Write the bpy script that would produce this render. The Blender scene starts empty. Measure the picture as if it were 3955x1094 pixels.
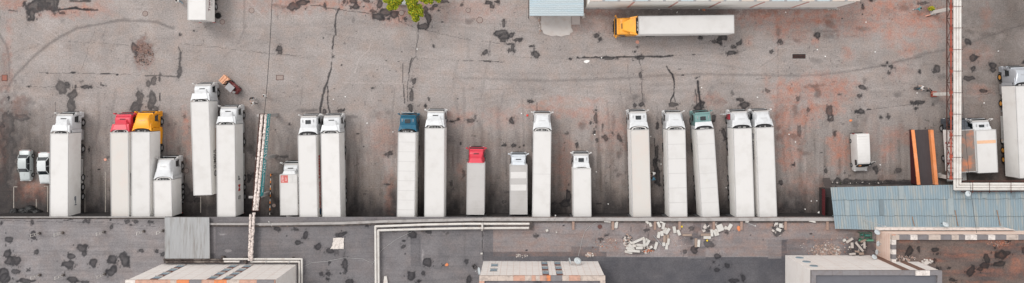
import bpy, math, random
import numpy as np
from mathutils import Vector, Matrix
R = math.radians
random.seed(7)
# ------------------------------------------------------------------ camera, sky, sun
scene = bpy.context.scene
H, F, CX, CY, PW, PH = 104.0, 2920.0, 2020.0, 380.0, 3955.0, 1094.0
cam_d = bpy.data.cameras.new('drone_camera'); cam = bpy.data.objects.new('drone_camera', cam_d)
scene.collection.objects.link(cam); scene.camera = cam
cam.location = (0, 0, H); cam_d.sensor_width = 36; cam_d.lens = 36 * F / PW
cam_d.shift_x = (PW / 2 - CX) / PW; cam_d.shift_y = -(PH / 2 - CY) / PW
cam_d.clip_end = 3000; cam_d.clip_start = 1
SUN_EL, SUN_ROT = R(53), R(314)
w = bpy.data.worlds.new('World'); scene.world = w; w.use_nodes = True
nt = w.node_tree; bg = nt.nodes['Background']
sky = nt.nodes.new('ShaderNodeTexSky'); sky.sky_type = 'NISHITA'; sky.sun_disc = False
sky.sun_elevation = SUN_EL; sky.sun_rotation = SUN_ROT; sky.dust_density = 4; sky.air_density = 1
hs = nt.nodes.new('ShaderNodeHueSaturation'); hs.inputs['Saturation'].default_value = 0.16
nt.links.new(sky.outputs[0], hs.inputs['Color']); cl_ = nt.nodes.new('ShaderNodeMix'); cl_.data_type = 'RGBA'; cl_.inputs[0].default_value = .6; cl_.inputs[7].default_value = (6.3, 6.2, 6.15, 1)   # even cloud layer over the sky
nt.links.new(hs.outputs[0], cl_.inputs[6]); nt.links.new(cl_.outputs[2], bg.inputs['Color'])
bg.inputs['Strength'].default_value = 0.14
sl = bpy.data.lights.new('sun', 'SUN'); sl.energy = 0.85; sl.angle = R(20); sl.color = (1, .95, .9)
so = bpy.data.objects.new('sun', sl); scene.collection.objects.link(so)
sd = Vector((math.sin(SUN_ROT) * math.cos(SUN_EL), math.cos(SUN_ROT) * math.cos(SUN_EL), math.sin(SUN_EL)))
so.rotation_euler = sd.to_track_quat('Z', 'Y').to_euler(); so.location = (0, 0, 150)
scene.view_settings.view_transform = 'Standard'; scene.view_settings.look = 'None'
scene.view_settings.exposure = 0.44; scene.view_settings.gamma = 1
scene.cycles.max_bounces = 5; scene.cycles.diffuse_bounces = 4

# ------------------------------------------------------------------ helpers
COL = scene.collection
def W(px, py, z=0.0):
    return Vector(((px - CX) * (H - z) / F, -(py - CY) * (H - z) / F, z))
def srgb(r, g, b):
    f = lambda c: (c / 255 / 12.92) if c / 255 <= .04045 else ((c / 255 + .055) / 1.055) ** 2.4
    return (f(r), f(g), f(b), 1)
MATS = {}
def mat(name, col, rough=.6, metal=0, var=.12, scale=3.0, bump=0, spec=.4, dirt=None, dirt_scale=.8, dirt_amt=.5, streak=None):
    """procedural paint: base colour, soft mottling, optional dirt patches with their own noise"""
    if name in MATS: return MATS[name]
    m = bpy.data.materials.new(name); m.use_nodes = True; n = m.node_tree.nodes; l = m.node_tree.links
    b = n['Principled BSDF']; b.inputs['Roughness'].default_value = rough; b.inputs['Metallic'].default_value = metal
    b.inputs['Specular IOR Level'].default_value = spec
    tc = n.new('ShaderNodeNewGeometry'); src = tc.outputs['Position']
    if streak:
        mp = n.new('ShaderNodeMapping'); mp.inputs['Scale'].default_value = streak; l.new(src, mp.inputs[0]); src = mp.outputs[0]
    no = n.new('ShaderNodeTexNoise'); no.inputs['Scale'].default_value = scale; no.inputs['Detail'].default_value = 5
    l.new(src, no.inputs['Vector'])
    mx = n.new('ShaderNodeMix'); mx.data_type = 'RGBA'
    c = Vector(col[:3]); mx.inputs[6].default_value = (*(c * (1 - var)), 1); mx.inputs[7].default_value = (*[min(.9, x * (1 + var)) for x in c], 1)
    l.new(no.outputs[0], mx.inputs[0]); out = mx.outputs[2]
    if dirt:
        n2 = n.new('ShaderNodeTexNoise'); n2.inputs['Scale'].default_value = dirt_scale; n2.inputs['Detail'].default_value = 8; n2.inputs['Roughness'].default_value = .65
        l.new(src, n2.inputs['Vector'])
        rp = n.new('ShaderNodeMapRange'); rp.inputs[1].default_value = .48; rp.inputs[2].default_value = .68; rp.inputs[3].default_value = 0; rp.inputs[4].default_value = dirt_amt
        l.new(n2.outputs[0], rp.inputs[0])
        m2 = n.new('ShaderNodeMix'); m2.data_type = 'RGBA'; m2.inputs[7].default_value = (*dirt[:3], 1)
        l.new(rp.outputs[0], m2.inputs[0]); l.new(out, m2.inputs[6]); out = m2.outputs[2]
    oi = n.new('ShaderNodeObjectInfo'); rv = n.new('ShaderNodeMapRange'); rv.inputs[3].default_value = .94; rv.inputs[4].default_value = 1.04; l.new(oi.outputs['Random'], rv.inputs[0])
    hv = n.new('ShaderNodeHueSaturation'); l.new(rv.outputs[0], hv.inputs['Value']); l.new(out, hv.inputs['Color']); out = hv.outputs[0]
    l.new(out, b.inputs['Base Color'])
    if bump:
        bp = n.new('ShaderNodeBump'); bp.inputs['Strength'].default_value = bump; bp.inputs['Distance'].default_value = .02
        l.new(no.outputs[0], bp.inputs['Height']); l.new(bp.outputs[0], b.inputs['Normal'])
    MATS[name] = m; return m

def tag(o, label=None, cat=None, group=None, kind=None):
    if label: o['label'] = label
    if cat: o['category'] = cat
    if group: o['group'] = group
    if kind: o['kind'] = kind
    return o
def thing(name, label, cat, loc=(0, 0, 0), rz=0, group=None):
    o = bpy.data.objects.new(name, None); COL.objects.link(o); o.location = loc; o.rotation_euler = (0, 0, rz)
    o.empty_display_size = .3
    return tag(o, label, cat, group)

class MB:
    def __init__(s): s.v = []; s.f = []; s.m = []; s.sm = []
    def add(s, vs, fs, m=0, smooth=False):
        b = len(s.v); s.v += [tuple(x) for x in vs]; s.f += [tuple(b + i for i in q) for q in fs]
        s.m += [m] * len(fs); s.sm += [smooth] * len(fs); return s
    def box(s, c, d, rz=0, m=0, rx=0, ch=0):
        x, y, z = d[0] / 2, d[1] / 2, d[2] / 2
        if ch:   # chamfered vertical and top edges
            h = min(ch, x * .9, y * .9, z * .9)
            ring = lambda i, zz: [(sx * (x - i - (h if k else 0)), sy * (y - i - (0 if k else h)), zz) for sx, sy, k in ((1, 1, 0), (1, 1, 1), (-1, 1, 1), (-1, 1, 0), (-1, -1, 0), (-1, -1, 1), (1, -1, 1), (1, -1, 0))]
            vs = ring(0, -z) + ring(0, z - h) + ring(h * .7, z)
            fs = [(0, 7, 6, 5, 4, 3, 2, 1), tuple(range(16, 24))]
            for k in range(2):
                for i in range(8): fs.append((k * 8 + i, k * 8 + (i + 1) % 8, k * 8 + 8 + (i + 1) % 8, k * 8 + 8 + i))
        else:
            vs = [(a * x, b * y, e * z) for e in (-1, 1) for a, b in ((-1, -1), (1, -1), (1, 1), (-1, 1))]
            fs = [(3, 2, 1, 0), (4, 5, 6, 7), (0, 1, 5, 4), (1, 2, 6, 5), (2, 3, 7, 6), (3, 0, 4, 7)]
        M = Matrix.Translation(c) @ Matrix.Rotation(rz, 4, 'Z') @ Matrix.Rotation(rx, 4, 'X')
        return s.add([M @ Vector(v) for v in vs], fs, m)
    def prism(s, poly, z0, z1, m=0):
        n = len(poly); a = sum(poly[i][0] * poly[(i + 1) % n][1] - poly[(i + 1) % n][0] * poly[i][1] for i in range(n))
        if a < 0: poly = poly[::-1]
        g = (lambda z: [z] * n) if not callable(z1) else None
        t = [z1(p) if callable(z1) else z1 for p in poly]; b_ = [z0(p) if callable(z0) else z0 for p in poly]
        vs = [(p[0], p[1], b_[i]) for i, p in enumerate(poly)] + [(p[0], p[1], t[i]) for i, p in enumerate(poly)]
        fs = [tuple(range(n))[::-1], tuple(range(n, 2 * n))] + [(i, (i + 1) % n, n + (i + 1) % n, n + i) for i in range(n)]
        return s.add(vs, fs, m)
    def tube(s, p0, p1, r0, r1=None, n=10, m=0, cap=True):
        p0, p1 = Vector(p0), Vector(p1); r1 = r0 if r1 is None else r1
        q = (p1 - p0).to_track_quat('Z', 'Y').to_matrix()
        vs = []
        for p, r in ((p0, r0), (p1, r1)):
            vs += [p + q @ Vector((r * math.cos(2 * math.pi * i / n), r * math.sin(2 * math.pi * i / n), 0)) for i in range(n)]
        s.add(vs, [(i, (i + 1) % n, n + (i + 1) % n, n + i) for i in range(n)], m, True)
        if cap: s.add(vs, [tuple(range(n))[::-1], tuple(range(n, 2 * n))], m)
        return s
    def path(s, pts, r, n=10, m=0):
        for a, b in zip(pts[:-1], pts[1:]):
            s.tube(a, b, r, n=n, m=m)
        for p in pts[1:-1]: s.ball(p, (r, r, r), 6, 4, m)
        return s
    def ball(s, c, r, nu=10, nv=6, m=0):
        vs = [Vector(c) + Vector((0, 0, -r[2]))]
        for j in range(1, nv):
            t = -math.pi / 2 + math.pi * j / nv
            for i in range(nu):
                a = 2 * math.pi * i / nu; vs.append(Vector(c) + Vector((r[0] * math.cos(t) * math.cos(a), r[1] * math.cos(t) * math.sin(a), r[2] * math.sin(t))))
        vs.append(Vector(c) + Vector((0, 0, r[2]))); k = len(vs) - 1
        fs = [(0, 1 + (i + 1) % nu, 1 + i) for i in range(nu)]
        for j in range(nv - 2):
            for i in range(nu): fs.append((1 + j * nu + i, 1 + j * nu + (i + 1) % nu, 1 + (j + 1) * nu + (i + 1) % nu, 1 + (j + 1) * nu + i))
        fs += [(k, 1 + (nv - 2) * nu + i, 1 + (nv - 2) * nu + (i + 1) % nu) for i in range(nu)]
        return s.add(vs, fs, m, True)
    def loft(s, secs, m=0, smooth=False):
        n = len(secs[0]); vs = [p for q in secs for p in q]; fs = []
        for k in range(len(secs) - 1):
            for i in range(n): fs.append((k * n + i, k * n + (i + 1) % n, (k + 1) * n + (i + 1) % n, (k + 1) * n + i))
        s.add(vs, fs, m, smooth)
        s.add(vs, [tuple(range(n))[::-1], tuple(range((len(secs) - 1) * n, len(secs) * n))], m); return s
    def build(s, name, mats, parent=None, loc=None, rz=None):
        if not isinstance(mats, (list, tuple)): mats = [mats]
        me = bpy.data.meshes.new(name); me.from_pydata(s.v, [], s.f)
        for k in mats: me.materials.append(k)
        me.polygons.foreach_set('material_index', s.m); me.polygons.foreach_set('use_smooth', s.sm); me.update()
        o = bpy.data.objects.new(name, me); COL.objects.link(o)
        if parent: o.parent = parent
        if loc is not None: o.location = loc
        if rz is not None: o.rotation_euler = (0, 0, rz)
        return o
def rr(y, hw, z0, z1, hwt=None, r=.12, n=3):
    """rounded rectangle cross-section in the xz plane at y"""
    hwt = hw if hwt is None else hwt; r = min(r, (z1 - z0) * .45); P = []
    for cx_, cz, a0, h in ((hw - r * .5, z0 + r * .5, -90, r * .5), (hwt - r, z1 - r, 0, r), (-(hwt - r), z1 - r, 90, r), (-(hw - r * .5), z0 + r * .5, 180, r * .5)):
        for i in range(n + 1):
            a = R(a0 + 90 * i / n); P.append((cx_ + h * math.cos(a), y, cz + h * math.sin(a)))
    return P
def copy_tree(o, parent=None):
    c = o.copy(); COL.objects.link(c); c.parent = parent
    for ch in list(o.children): copy_tree(ch, c)
    return c
def text_mesh(txt, size, bold=0.0):
    cu = bpy.data.curves.new('lettering', 'FONT'); cu.body = txt; cu.size = size; cu.offset = bold; cu.align_x = 'CENTER'; cu.align_y = 'CENTER'
    o = bpy.data.objects.new('lettering', cu); COL.objects.link(o)
    bpy.context.view_layer.update()
    me = bpy.data.meshes.new_from_object(o.evaluated_get(bpy.context.evaluated_depsgraph_get()))
    bpy.data.objects.remove(o); return me
def lettering(txt, size, m, parent, loc, right, up, stretch=1.0, name='lettering', bold=0.0):
    me = text_mesh(txt, size, bold); me.materials.clear(); me.materials.append(m)
    o = bpy.data.objects.new(name, me); COL.objects.link(o); o.parent = parent
    r, u = Vector(right), Vector(up); n = r.cross(u)
    M = Matrix((r, u, n)).transposed().to_4x4(); M.translation = Vector(loc)
    o.matrix_local = M @ Matrix.Diagonal((stretch, 1, 1, 1)); return o

# ------------------------------------------------------------------ surface dirt and some shade painted on real sheets
def vnoise(shape, sy, sx, seed, octv=3):
    rng = np.random.RandomState(seed); out = np.zeros(shape); amp = 1; tot = 0
    for k in range(octv):
        ny, nx = int(shape[0] / max(1, sy)) + 3, int(shape[1] / max(1, sx)) + 3
        g = rng.rand(ny, nx); yy = np.arange(shape[0]) / max(1, sy); xx = np.arange(shape[1]) / max(1, sx)
        y0 = yy.astype(int); x0 = xx.astype(int); fy = yy - y0; fx = xx - x0; fy = fy * fy * (3 - 2 * fy); fx = fx * fx * (3 - 2 * fx)
        a = g[y0][:, x0]; b = g[y0][:, x0 + 1]; c = g[y0 + 1][:, x0]; d = g[y0 + 1][:, x0 + 1]
        out += amp * ((a * (1 - fx) + b * fx) * (1 - fy)[:, None] + (c * (1 - fx) + d * fx) * fy[:, None]); tot += amp
        amp *= .55; sy /= 2; sx /= 2
    return out / tot
class Sheet:
    def __init__(s, x0, x1, y0, y1, st, seed=1):
        s.xs = np.arange(x0, x1 + st * .5, st); s.ys = np.arange(y0, y1 + st * .5, st); s.st = st
        s.X, s.Y = np.meshgrid(s.xs, s.ys); s.ch = [np.zeros(s.X.shape) for _ in range(4)]
        s.n1 = vnoise(s.X.shape, 14 / st, 14 / st, seed, 4) - .5; s.n2 = vnoise(s.X.shape, 14 / st, 14 / st, seed + 9, 3) - .5; s.n3 = vnoise(s.X.shape, 34 / st, 34 / st, seed + 5, 2) - .5; s.n4 = vnoise(s.X.shape, 34 / st, 34 / st, seed + 6, 2) - .5
    def _win(s, a, b, c, d):
        i0 = max(0, int((c - s.ys[0]) / s.st)); i1 = min(len(s.ys), int((d - s.ys[0]) / s.st) + 2)
        j0 = max(0, int((a - s.xs[0]) / s.st)); j1 = min(len(s.xs), int((b - s.xs[0]) / s.st) + 2)
        return slice(i0, i1), slice(j0, j1)
    def blob(s, c, x, y, rx, ry, a=1, soft=.12, rag=.55):
        pad = 1.7 + soft; w_ = s._win(x - rx * pad, x + rx * pad, y - ry * pad, y + ry * pad)
        if s.X[w_].size == 0: return
        wob = rag * min(1.6, 9 / max(3, min(rx, ry)) + .5)
        k = 1.5 * min(rx, ry, 22); d = np.hypot((s.X[w_] - x + s.n3[w_] * k) / rx, (s.Y[w_] - y + s.n4[w_] * k) / ry) + s.n1[w_] * wob * 1.7
        v = a * np.clip((1 + soft - d) / (2 * soft), 0, 1)
        if c == 0 and soft < .2 and min(rx, ry) > 5: v = v * (1 - .2 * np.clip((.72 - d) / .35, 0, 1))   # dried pools keep a darker rim
        s.ch[c][w_] = np.maximum(s.ch[c][w_], v)
    def line(s, c, pts, wd, a=1, soft=.35, rag=1.0):
        for (x0, y0), (x1, y1) in zip(pts[:-1], pts[1:]):
            m = wd * 2 + 8; w_ = s._win(min(x0, x1) - m, max(x0, x1) + m, min(y0, y1) - m, max(y0, y1) + m)
            if s.X[w_].size == 0: continue
            px = s.X[w_] + s.n1[w_] * 7 * rag; py = s.Y[w_] + s.n2[w_] * 7 * rag
            dx, dy = x1 - x0, y1 - y0; t = np.clip(((px - x0) * dx + (py - y0) * dy) / (dx * dx + dy * dy + 1e-6), 0, 1)
            d = np.hypot(px - x0 - t * dx, py - y0 - t * dy) / (wd / 2 * (1 + s.n2[w_] * 1.2 * rag))
            v = a * np.clip((1 + soft - d) / (2 * soft), 0, 1); s.ch[c][w_] = np.maximum(s.ch[c][w_], v)
    def rect(s, c, x0, x1, y0, y1, a=1):
        w_ = s._win(x0, x1, y0, y1); e = 1.5
        px = s.X[w_] + s.n1[w_] * 3; py = s.Y[w_] + s.n2[w_] * 3
        v = a * np.clip(np.minimum(np.minimum(px - x0, x1 - px), np.minimum(py - y0, y1 - py)) / e, 0, 1); s.ch[c][w_] = np.maximum(s.ch[c][w_], v)
    def tile(s, ox, oy, blobs=(), lines=(), rust=(), soft=(), sc=1.783):
        rnd = random.Random(int(ox + oy))
        for b in blobs:
            X0, Y0, rx, ry, a = ox + b[0] / sc, oy + b[1] / sc, b[2] / sc, b[3] / sc, b[4] if len(b) > 4 else .95
            s.blob(0, X0, Y0, rx, ry, a)
            if min(rx, ry) > 3.5:      # spatter and drips round each spill
                for _ in range(5):
                    g = rnd.uniform(0, 6.28); q = rnd.uniform(1.0, 1.7); z_ = rnd.uniform(1.2, 3.2); s.blob(0, X0 + q * rx * math.cos(g), Y0 + q * ry * math.sin(g), z_, z_ * rnd.uniform(.8, 2.2), a * rnd.uniform(.4, .9))
                s.blob(0, X0, Y0, rx * 1.5, ry * 1.5, a * .22, .6, .9)
        for b in soft: s.blob(0, ox + b[0] / sc, oy + b[1] / sc, b[2] / sc, b[3] / sc, (b[4] if len(b) > 4 else .4) * .72, .6, 1.1)
        for b in rust: s.blob(1, ox + b[0] / sc, oy + b[1] / sc, b[2] / sc, b[3] / sc, b[4] if len(b) > 4 else .8, .7, 1.3)
        for L in lines:
            wd, a, P = L; sf = wd >= 6 and a <= .56; s.line(0, [(ox + p[0] / sc, oy + p[1] / sc) for p in P], wd / sc * (2.1 if sf else 1), a * (.85 if sf else 1), .95 if sf else .35)
    def build(s, name, z, material, far=None, parent=None, thick=0):
        xs, ys = s.xs, s.ys
        X, Y = s.X, s.Y; ch = s.ch
        if far:   # carry the same sheet on towards the horizon with coarse cells
            ex = np.array([-far, -far * .4, -far * .15]); xs = np.concatenate([xs[0] + ex, xs, xs[-1] - ex[::-1]]); ys = np.concatenate([ys[0] + ex, ys, ys[-1] - ex[::-1]])
            X, Y = np.meshgrid(xs, ys); ch = [np.pad(c, 3, mode='constant', constant_values=(.3 if i == 3 else 0)) for i, c in enumerate(ch)]
        k = (H - z) / F; n, m = X.shape
        co = np.stack([(X - CX) * k, -(Y - CY) * k, np.full(X.shape, z)], -1).reshape(-1, 3)
        idx = np.arange(n * m).reshape(n, m)
        q = np.stack([idx[1:, :-1], idx[1:, 1:], idx[:-1, 1:], idx[:-1, :-1]], -1).reshape(-1, 4)
        me = bpy.data.meshes.new(name); me.vertices.add(len(co)); me.vertices.foreach_set('co', co.ravel())
        me.loops.add(q.size); me.loops.foreach_set('vertex_index', q.ravel().astype(np.int32))
        me.polygons.add(len(q)); me.polygons.foreach_set('loop_start', np.arange(0, q.size, 4, dtype=np.int32))
        me.update(calc_edges=True)
        at = me.attributes.new('dirt', 'FLOAT_COLOR', 'POINT'); at.data.foreach_set('color', np.stack(ch, -1).reshape(-1).astype(np.float32))  # carries stains, rust, wear and the shade painted on the yard
        me.materials.append(material); o = bpy.data.objects.new(name, me); COL.objects.link(o)
        if parent: o.parent = parent
        return o
def sheet_mat(name, base, dark, rust, alt, speck=.25, rough=.9, stripe=None, big=.12):
    m = bpy.data.materials.new(name); m.use_nodes = True; n = m.node_tree.nodes; l = m.node_tree.links
    b = n['Principled BSDF']; b.inputs['Roughness'].default_value = rough; b.inputs['Specular IOR Level'].default_value = .25
    tc = n.new('ShaderNodeTexCoord'); at = n.new('ShaderNodeAttribute'); at.attribute_name = 'dirt'
    sp = n.new('ShaderNodeSeparateColor'); l.new(at.outputs['Color'], sp.inputs[0])
    def noise(sc, det=4, ro=.6, vec=None):
        q = n.new('ShaderNodeTexNoise'); q.inputs['Scale'].default_value = sc; q.inputs['Detail'].default_value = det; q.inputs['Roughness'].default_value = ro
        l.new(vec or tc.outputs['Object'], q.inputs['Vector']); return q.outputs[0]
    def mix(a, bcol, fac, mode='MIX'):
        x = n.new('ShaderNodeMix'); x.data_type = 'RGBA'; x.blend_type = mode; l.new(fac, x.inputs[0]) if not isinstance(fac, float) else setattr(x.inputs[0], 'default_value', fac)
        for k, v in ((6, a), (7, bcol)):
            if isinstance(v, tuple): x.inputs[k].default_value = v
            else: l.new(v, x.inputs[k])
        return x.outputs[2]
    def rng(v, a, b_, c, d):
        q = n.new('ShaderNodeMapRange'); l.new(v, q.inputs[0])
        for i, x in enumerate((a, b_, c, d)): q.inputs[i + 1].default_value = x
        return q.outputs[0]
    def mul(a, b_):
        q = n.new('ShaderNodeMath'); q.operation = 'MULTIPLY'; l.new(a, q.inputs[0])
        l.new(b_, q.inputs[1]) if not isinstance(b_, float) else setattr(q.inputs[1], 'default_value', b_); return q.outputs[0]
    big_n = noise(.16, 6, .6); col = mix(tuple(x * (1 - big) for x in base[:3]) + (1,), tuple(x * (1 + big) for x in base[:3]) + (1,), rng(big_n, .3, .7, 0, 1))
    warm = mix(col, tuple(x * k for x, k in zip(base[:3], (1.08, .97, .9))) + (1,), rng(noise(.5, 5), .45, .7, 0, .7)); col = warm
    if stripe:
        mp = n.new('ShaderNodeMapping'); mp.inputs['Scale'].default_value = stripe; l.new(tc.outputs['Object'], mp.inputs[0])
        col = mix(col, tuple(x * .62 for x in base[:3]) + (1,), rng(noise(1.0, 5, .6, mp.outputs[0]), .48, .72, 0, .65))
    col = mix(col, alt, at.outputs['Alpha'])
    rn = mul(sp.outputs[1], rng(noise(1.1, 7, .7), .32, .64, .08, .88)); col = mix(col, rust, rn)
    col = mix(col, tuple(min(.75, x * 1.75) for x in base[:3]) + (1,), sp.outputs[2])
    dn = mul(mul(sp.outputs[0], rng(noise(1.6, 6, .7), .25, .6, .93, 1.0)), rng(noise(.45, 3, .6), .35, .6, .93, 1.0)); col = mix(col, dark, dn)
    s1 = mix((1 - speck, 1 - speck, 1 - speck, 1), (1 + speck, 1 + speck, 1 + speck, 1), rng(noise(5.5, 4, .85), .34, .66, 0, 1)); col = mix(col, s1, 1.0, 'MULTIPLY')
    s2 = mix((.9, .9, .9, 1), (1.1, 1.1, 1.1, 1), rng(noise(35, 2, .8), .3, .7, 0, 1)); col = mix(col, s2, 1.0, 'MULTIPLY')
    g1 = mix((.8, .79, .78, 1), (1.22, 1.2, 1.2, 1), rng(noise(2.6, 6, .75), .38, .62, 0, 1)); col = mix(col, g1, .22, 'MULTIPLY')
    l.new(col, b.inputs['Base Color'])
    l.new(rng(sp.outputs[0], 0, 1, rough, rough - .22), b.inputs['Roughness'])
    bp = n.new('ShaderNodeBump'); bp.inputs['Strength'].default_value = .25; bp.inputs['Distance'].default_value = .03; l.new(noise(9, 5, .7), bp.inputs['Height']); l.new(bp.outputs[0], b.inputs['Normal'])
    return m
# ------------------------------------------------------------------ the yard
G = Sheet(-24, 3984, -24, 884, 2.7, 3)
G.tile(0, 0, [(240, 40, 95, 50), (215, 100, 40, 42), (330, 30, 70, 50), (380, 20, 25, 50), (430, 90, 25, 9), (325, 505, 8, 5), (500, 502, 25, 6), (730, 508, 30, 5), (808, 513, 10, 6), (430, 605, 38, 42, .8), (455, 578, 15, 15), (505, 665, 30, 55, .85), (515, 595, 12, 15), (600, 597, 40, 12), (705, 588, 18, 8), (200, 595, 10, 8), (558, 565, 10, 8, .6), (958, 670, 18, 40, .8), (60, 675, 8, 12)],
  [(14, 1, [(400, 65), (520, 58), (605, 70)]), (12, .9, [(610, 70), (670, 70)]), (8, .9, [(60, 72), (120, 75)]), (16, .9, [(480, 5), (620, 8)]), (8, .55, [(40, 640), (80, 550), (200, 420), (330, 310), (420, 250), (530, 195), (660, 170), (830, 140), (1000, 145), (1080, 152), (1190, 195)]), (8, .5, [(0, 240), (40, 310), (60, 380), (65, 450), (65, 520)]), (3, .6, [(270, 503), (820, 512), (1000, 520)]), (2.5, .6, [(0, 592), (200, 598), (720, 605)]), (2.5, .5, [(660, 170), (650, 230), (610, 300), (600, 380), (560, 480)]), (2.5, .5, [(480, 300), (480, 490)]), (2.5, .5, [(420, 280), (600, 295), (780, 303), (900, 318)]), (3, .4, [(740, 170), (700, 270)])],
  [(90, 20, 80, 40), (450, 90, 150, 28), (600, 60, 80, 40), (60, 300, 22, 200, .45), (30, 550, 40, 60, .6), (700, 40, 60, 60, .5)], [(430, 150, 14, 30), (720, 300, 30, 200, .15)])
G.blob(0, 555, 200, 42, 55, .5, .4, .9); G.blob(1, 555, 205, 34, 45, .9, .4, 1.3); G.blob(0, 522, 190, 14, 28, .85); G.blob(2, 562, 220, 26, 30, .35, .6, 1.6)
G.tile(500, 0, [(605, 107, 22, 15, 1), (350, 240, 7, 7), (447, 214, 6, 5), (345, 500, 22, 35, .8), (165, 550, 22, 28, .8), (210, 545, 8, 25, .8), (350, 400, 8, 40, .8), (125, 575, 12, 25, .8), (155, 670, 28, 55, .8), (70, 680, 20, 50, .75), (210, 670, 5, 30)],
  [(9, .8, [(110, 520), (200, 520), (330, 530), (350, 500), (345, 440), (355, 360), (335, 325)]), (3, .5, [(380, 305), (600, 325), (780, 350), (960, 368), (1180, 385)]), (6, .35, [(790, 0), (790, 200), (750, 300)]), (2, .4, [(0, 60), (220, 65)]), (2, .4, [(400, 355), (490, 350)])], [(820, 30, 80, 40, .35), (1150, 20, 200, 60, .7)], [(790, 170, 12, 40), (700, 250, 200, 10, .12)])
for a, b in (((960, 0), (1010, 60)), ((975, 30), (1030, 75)), ((60, 110), (170, 175)), ((120, 60), (230, 150))): G.line(2, [a, b], 2.5, .3)
G.tile(1000, 0, [(240, 45, 55, 20), (300, 15, 50, 20), (320, 65, 6, 6), (460, 38, 10, 15), (650, 15, 30, 25), (670, 50, 20, 20), (585, 20, 12, 18), (635, 55, 12, 12), (720, 47, 6, 6), (745, 8, 25, 10), (825, 25, 18, 25), (820, 110, 50, 40), (790, 75, 22, 12), (870, 80, 40, 35), (925, 95, 30, 25), (895, 130, 8, 7), (140, 335, 20, 20), (145, 358, 12, 14), (567, 450, 9, 6), (785, 605, 12, 9), (520, 612, 10, 3), (443, 262, 5, 5), (988, 357, 8, 6), (963, 424, 7, 3), (877, 418, 5, 3), (815, 482, 5, 3), (900, 488, 6, 3), (945, 490, 5, 3), (510, 395, 8, 8), (650, 145, 8, 16, .4)],
  [(4.5, .9, [(350, 40), (410, 38), (470, 55), (550, 68), (700, 85), (800, 95)]), (12, .9, [(550, 65), (530, 110), (525, 150), (528, 240)]), (9, .9, [(518, 250), (505, 340)]), (4, .8, [(505, 340), (505, 400)]), (10, .9, [(500, 425), (490, 500)]), (15, .9, [(485, 505), (470, 570), (450, 620), (430, 713), (420, 780)]), (9, .9, [(475, 600), (475, 713), (490, 790)]), (4, .6, [(990, 440), (995, 600), (1000, 700)]), (3, .8, [(960, 110), (965, 150), (1000, 160)]), (6, .3, [(300, 600), (290, 713)]), (2.5, .5, [(0, 358), (160, 378), (340, 400)]), (2, .4, [(430, 230), (520, 240), (700, 270)]), (2.5, .5, [(555, 0), (555, 60)])],
  [(200, 20, 120, 35), (470, 25, 120, 40), (600, 30, 120, 35), (760, 50, 60, 50), (950, 100, 100, 60, .7)], [(180, 40, 80, 12, .6), (130, 120, 5, 20)])
for P in ([(1432, 168), (1426, 196), (1387, 224), (1370, 280), (1336, 314)], [(1330, 320), (1560, 322)]): G.line(2, P, 4, .25)
G.tile(1500, 0, [(265, 70, 30, 30), (275, 120, 20, 50), (240, 180, 38, 18), (300, 65, 15, 12), (40, 95, 35, 22), (330, 40, 26, 12), (380, 15, 45, 12), (345, 75, 8, 8), (372, 150, 8, 6), (178, 560, 13, 25), (160, 545, 10, 12, .6), (168, 600, 8, 5), (163, 660, 16, 48, .9), (312, 318, 8, 10), (95, 357, 7, 5), (73, 425, 6, 3), (122, 130, 15, 10), (505, 30, 9, 10), (690, 20, 25, 16), (710, 45, 15, 20), (740, 15, 20, 8), (755, 5, 10, 20), (790, 170, 15, 25), (775, 225, 55, 28), (800, 255, 40, 25), (845, 243, 18, 18), (895, 272, 35, 12), (790, 285, 25, 12), (840, 305, 30, 9), (860, 330, 12, 28), (845, 348, 22, 9), (670, 365, 20, 18), (680, 421, 26, 6), (755, 424, 9, 4), (980, 318, 12, 6), (990, 375, 10, 16), (278, 690, 7, 12), (478, 680, 4, 4), (980, 695, 14, 10)],
  [(4, .9, [(70, 110), (70, 145), (170, 185)]), (4.5, .9, [(205, 195), (270, 210)]), (2.5, .6, [(270, 210), (520, 270), (700, 290), (790, 305)]), (5, .85, [(205, 200), (205, 260), (195, 300), (190, 385), (155, 440), (140, 520), (130, 590), (130, 700)]), (8, .85, [(165, 400), (150, 440), (142, 500)]), (5, .85, [(100, 440), (100, 560), (110, 620), (112, 713)]), (7, .4, [(700, 290), (690, 380)]), (3.5, .8, [(485, 420), (580, 418)]), (3.5, .8, [(620, 420), (680, 421), (760, 425), (800, 430)]), (2, .4, [(180, 400), (485, 420)]), (10, .22, [(675, 460), (640, 660)]), (10, .16, [(470, 440), (440, 640)]), (7, .2, [(550, 280), (550, 400)]), (7, .32, [(460, 535), (1000, 555)]), (5, .2, [(140, 590), (600, 620), (990, 610)])],
  [(60, 90, 100, 60), (260, 40, 60, 80), (560, 70, 250, 60, .4)], [(560, 145, 20, 20, .6), (395, 40, 30, 25, .4)])
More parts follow.
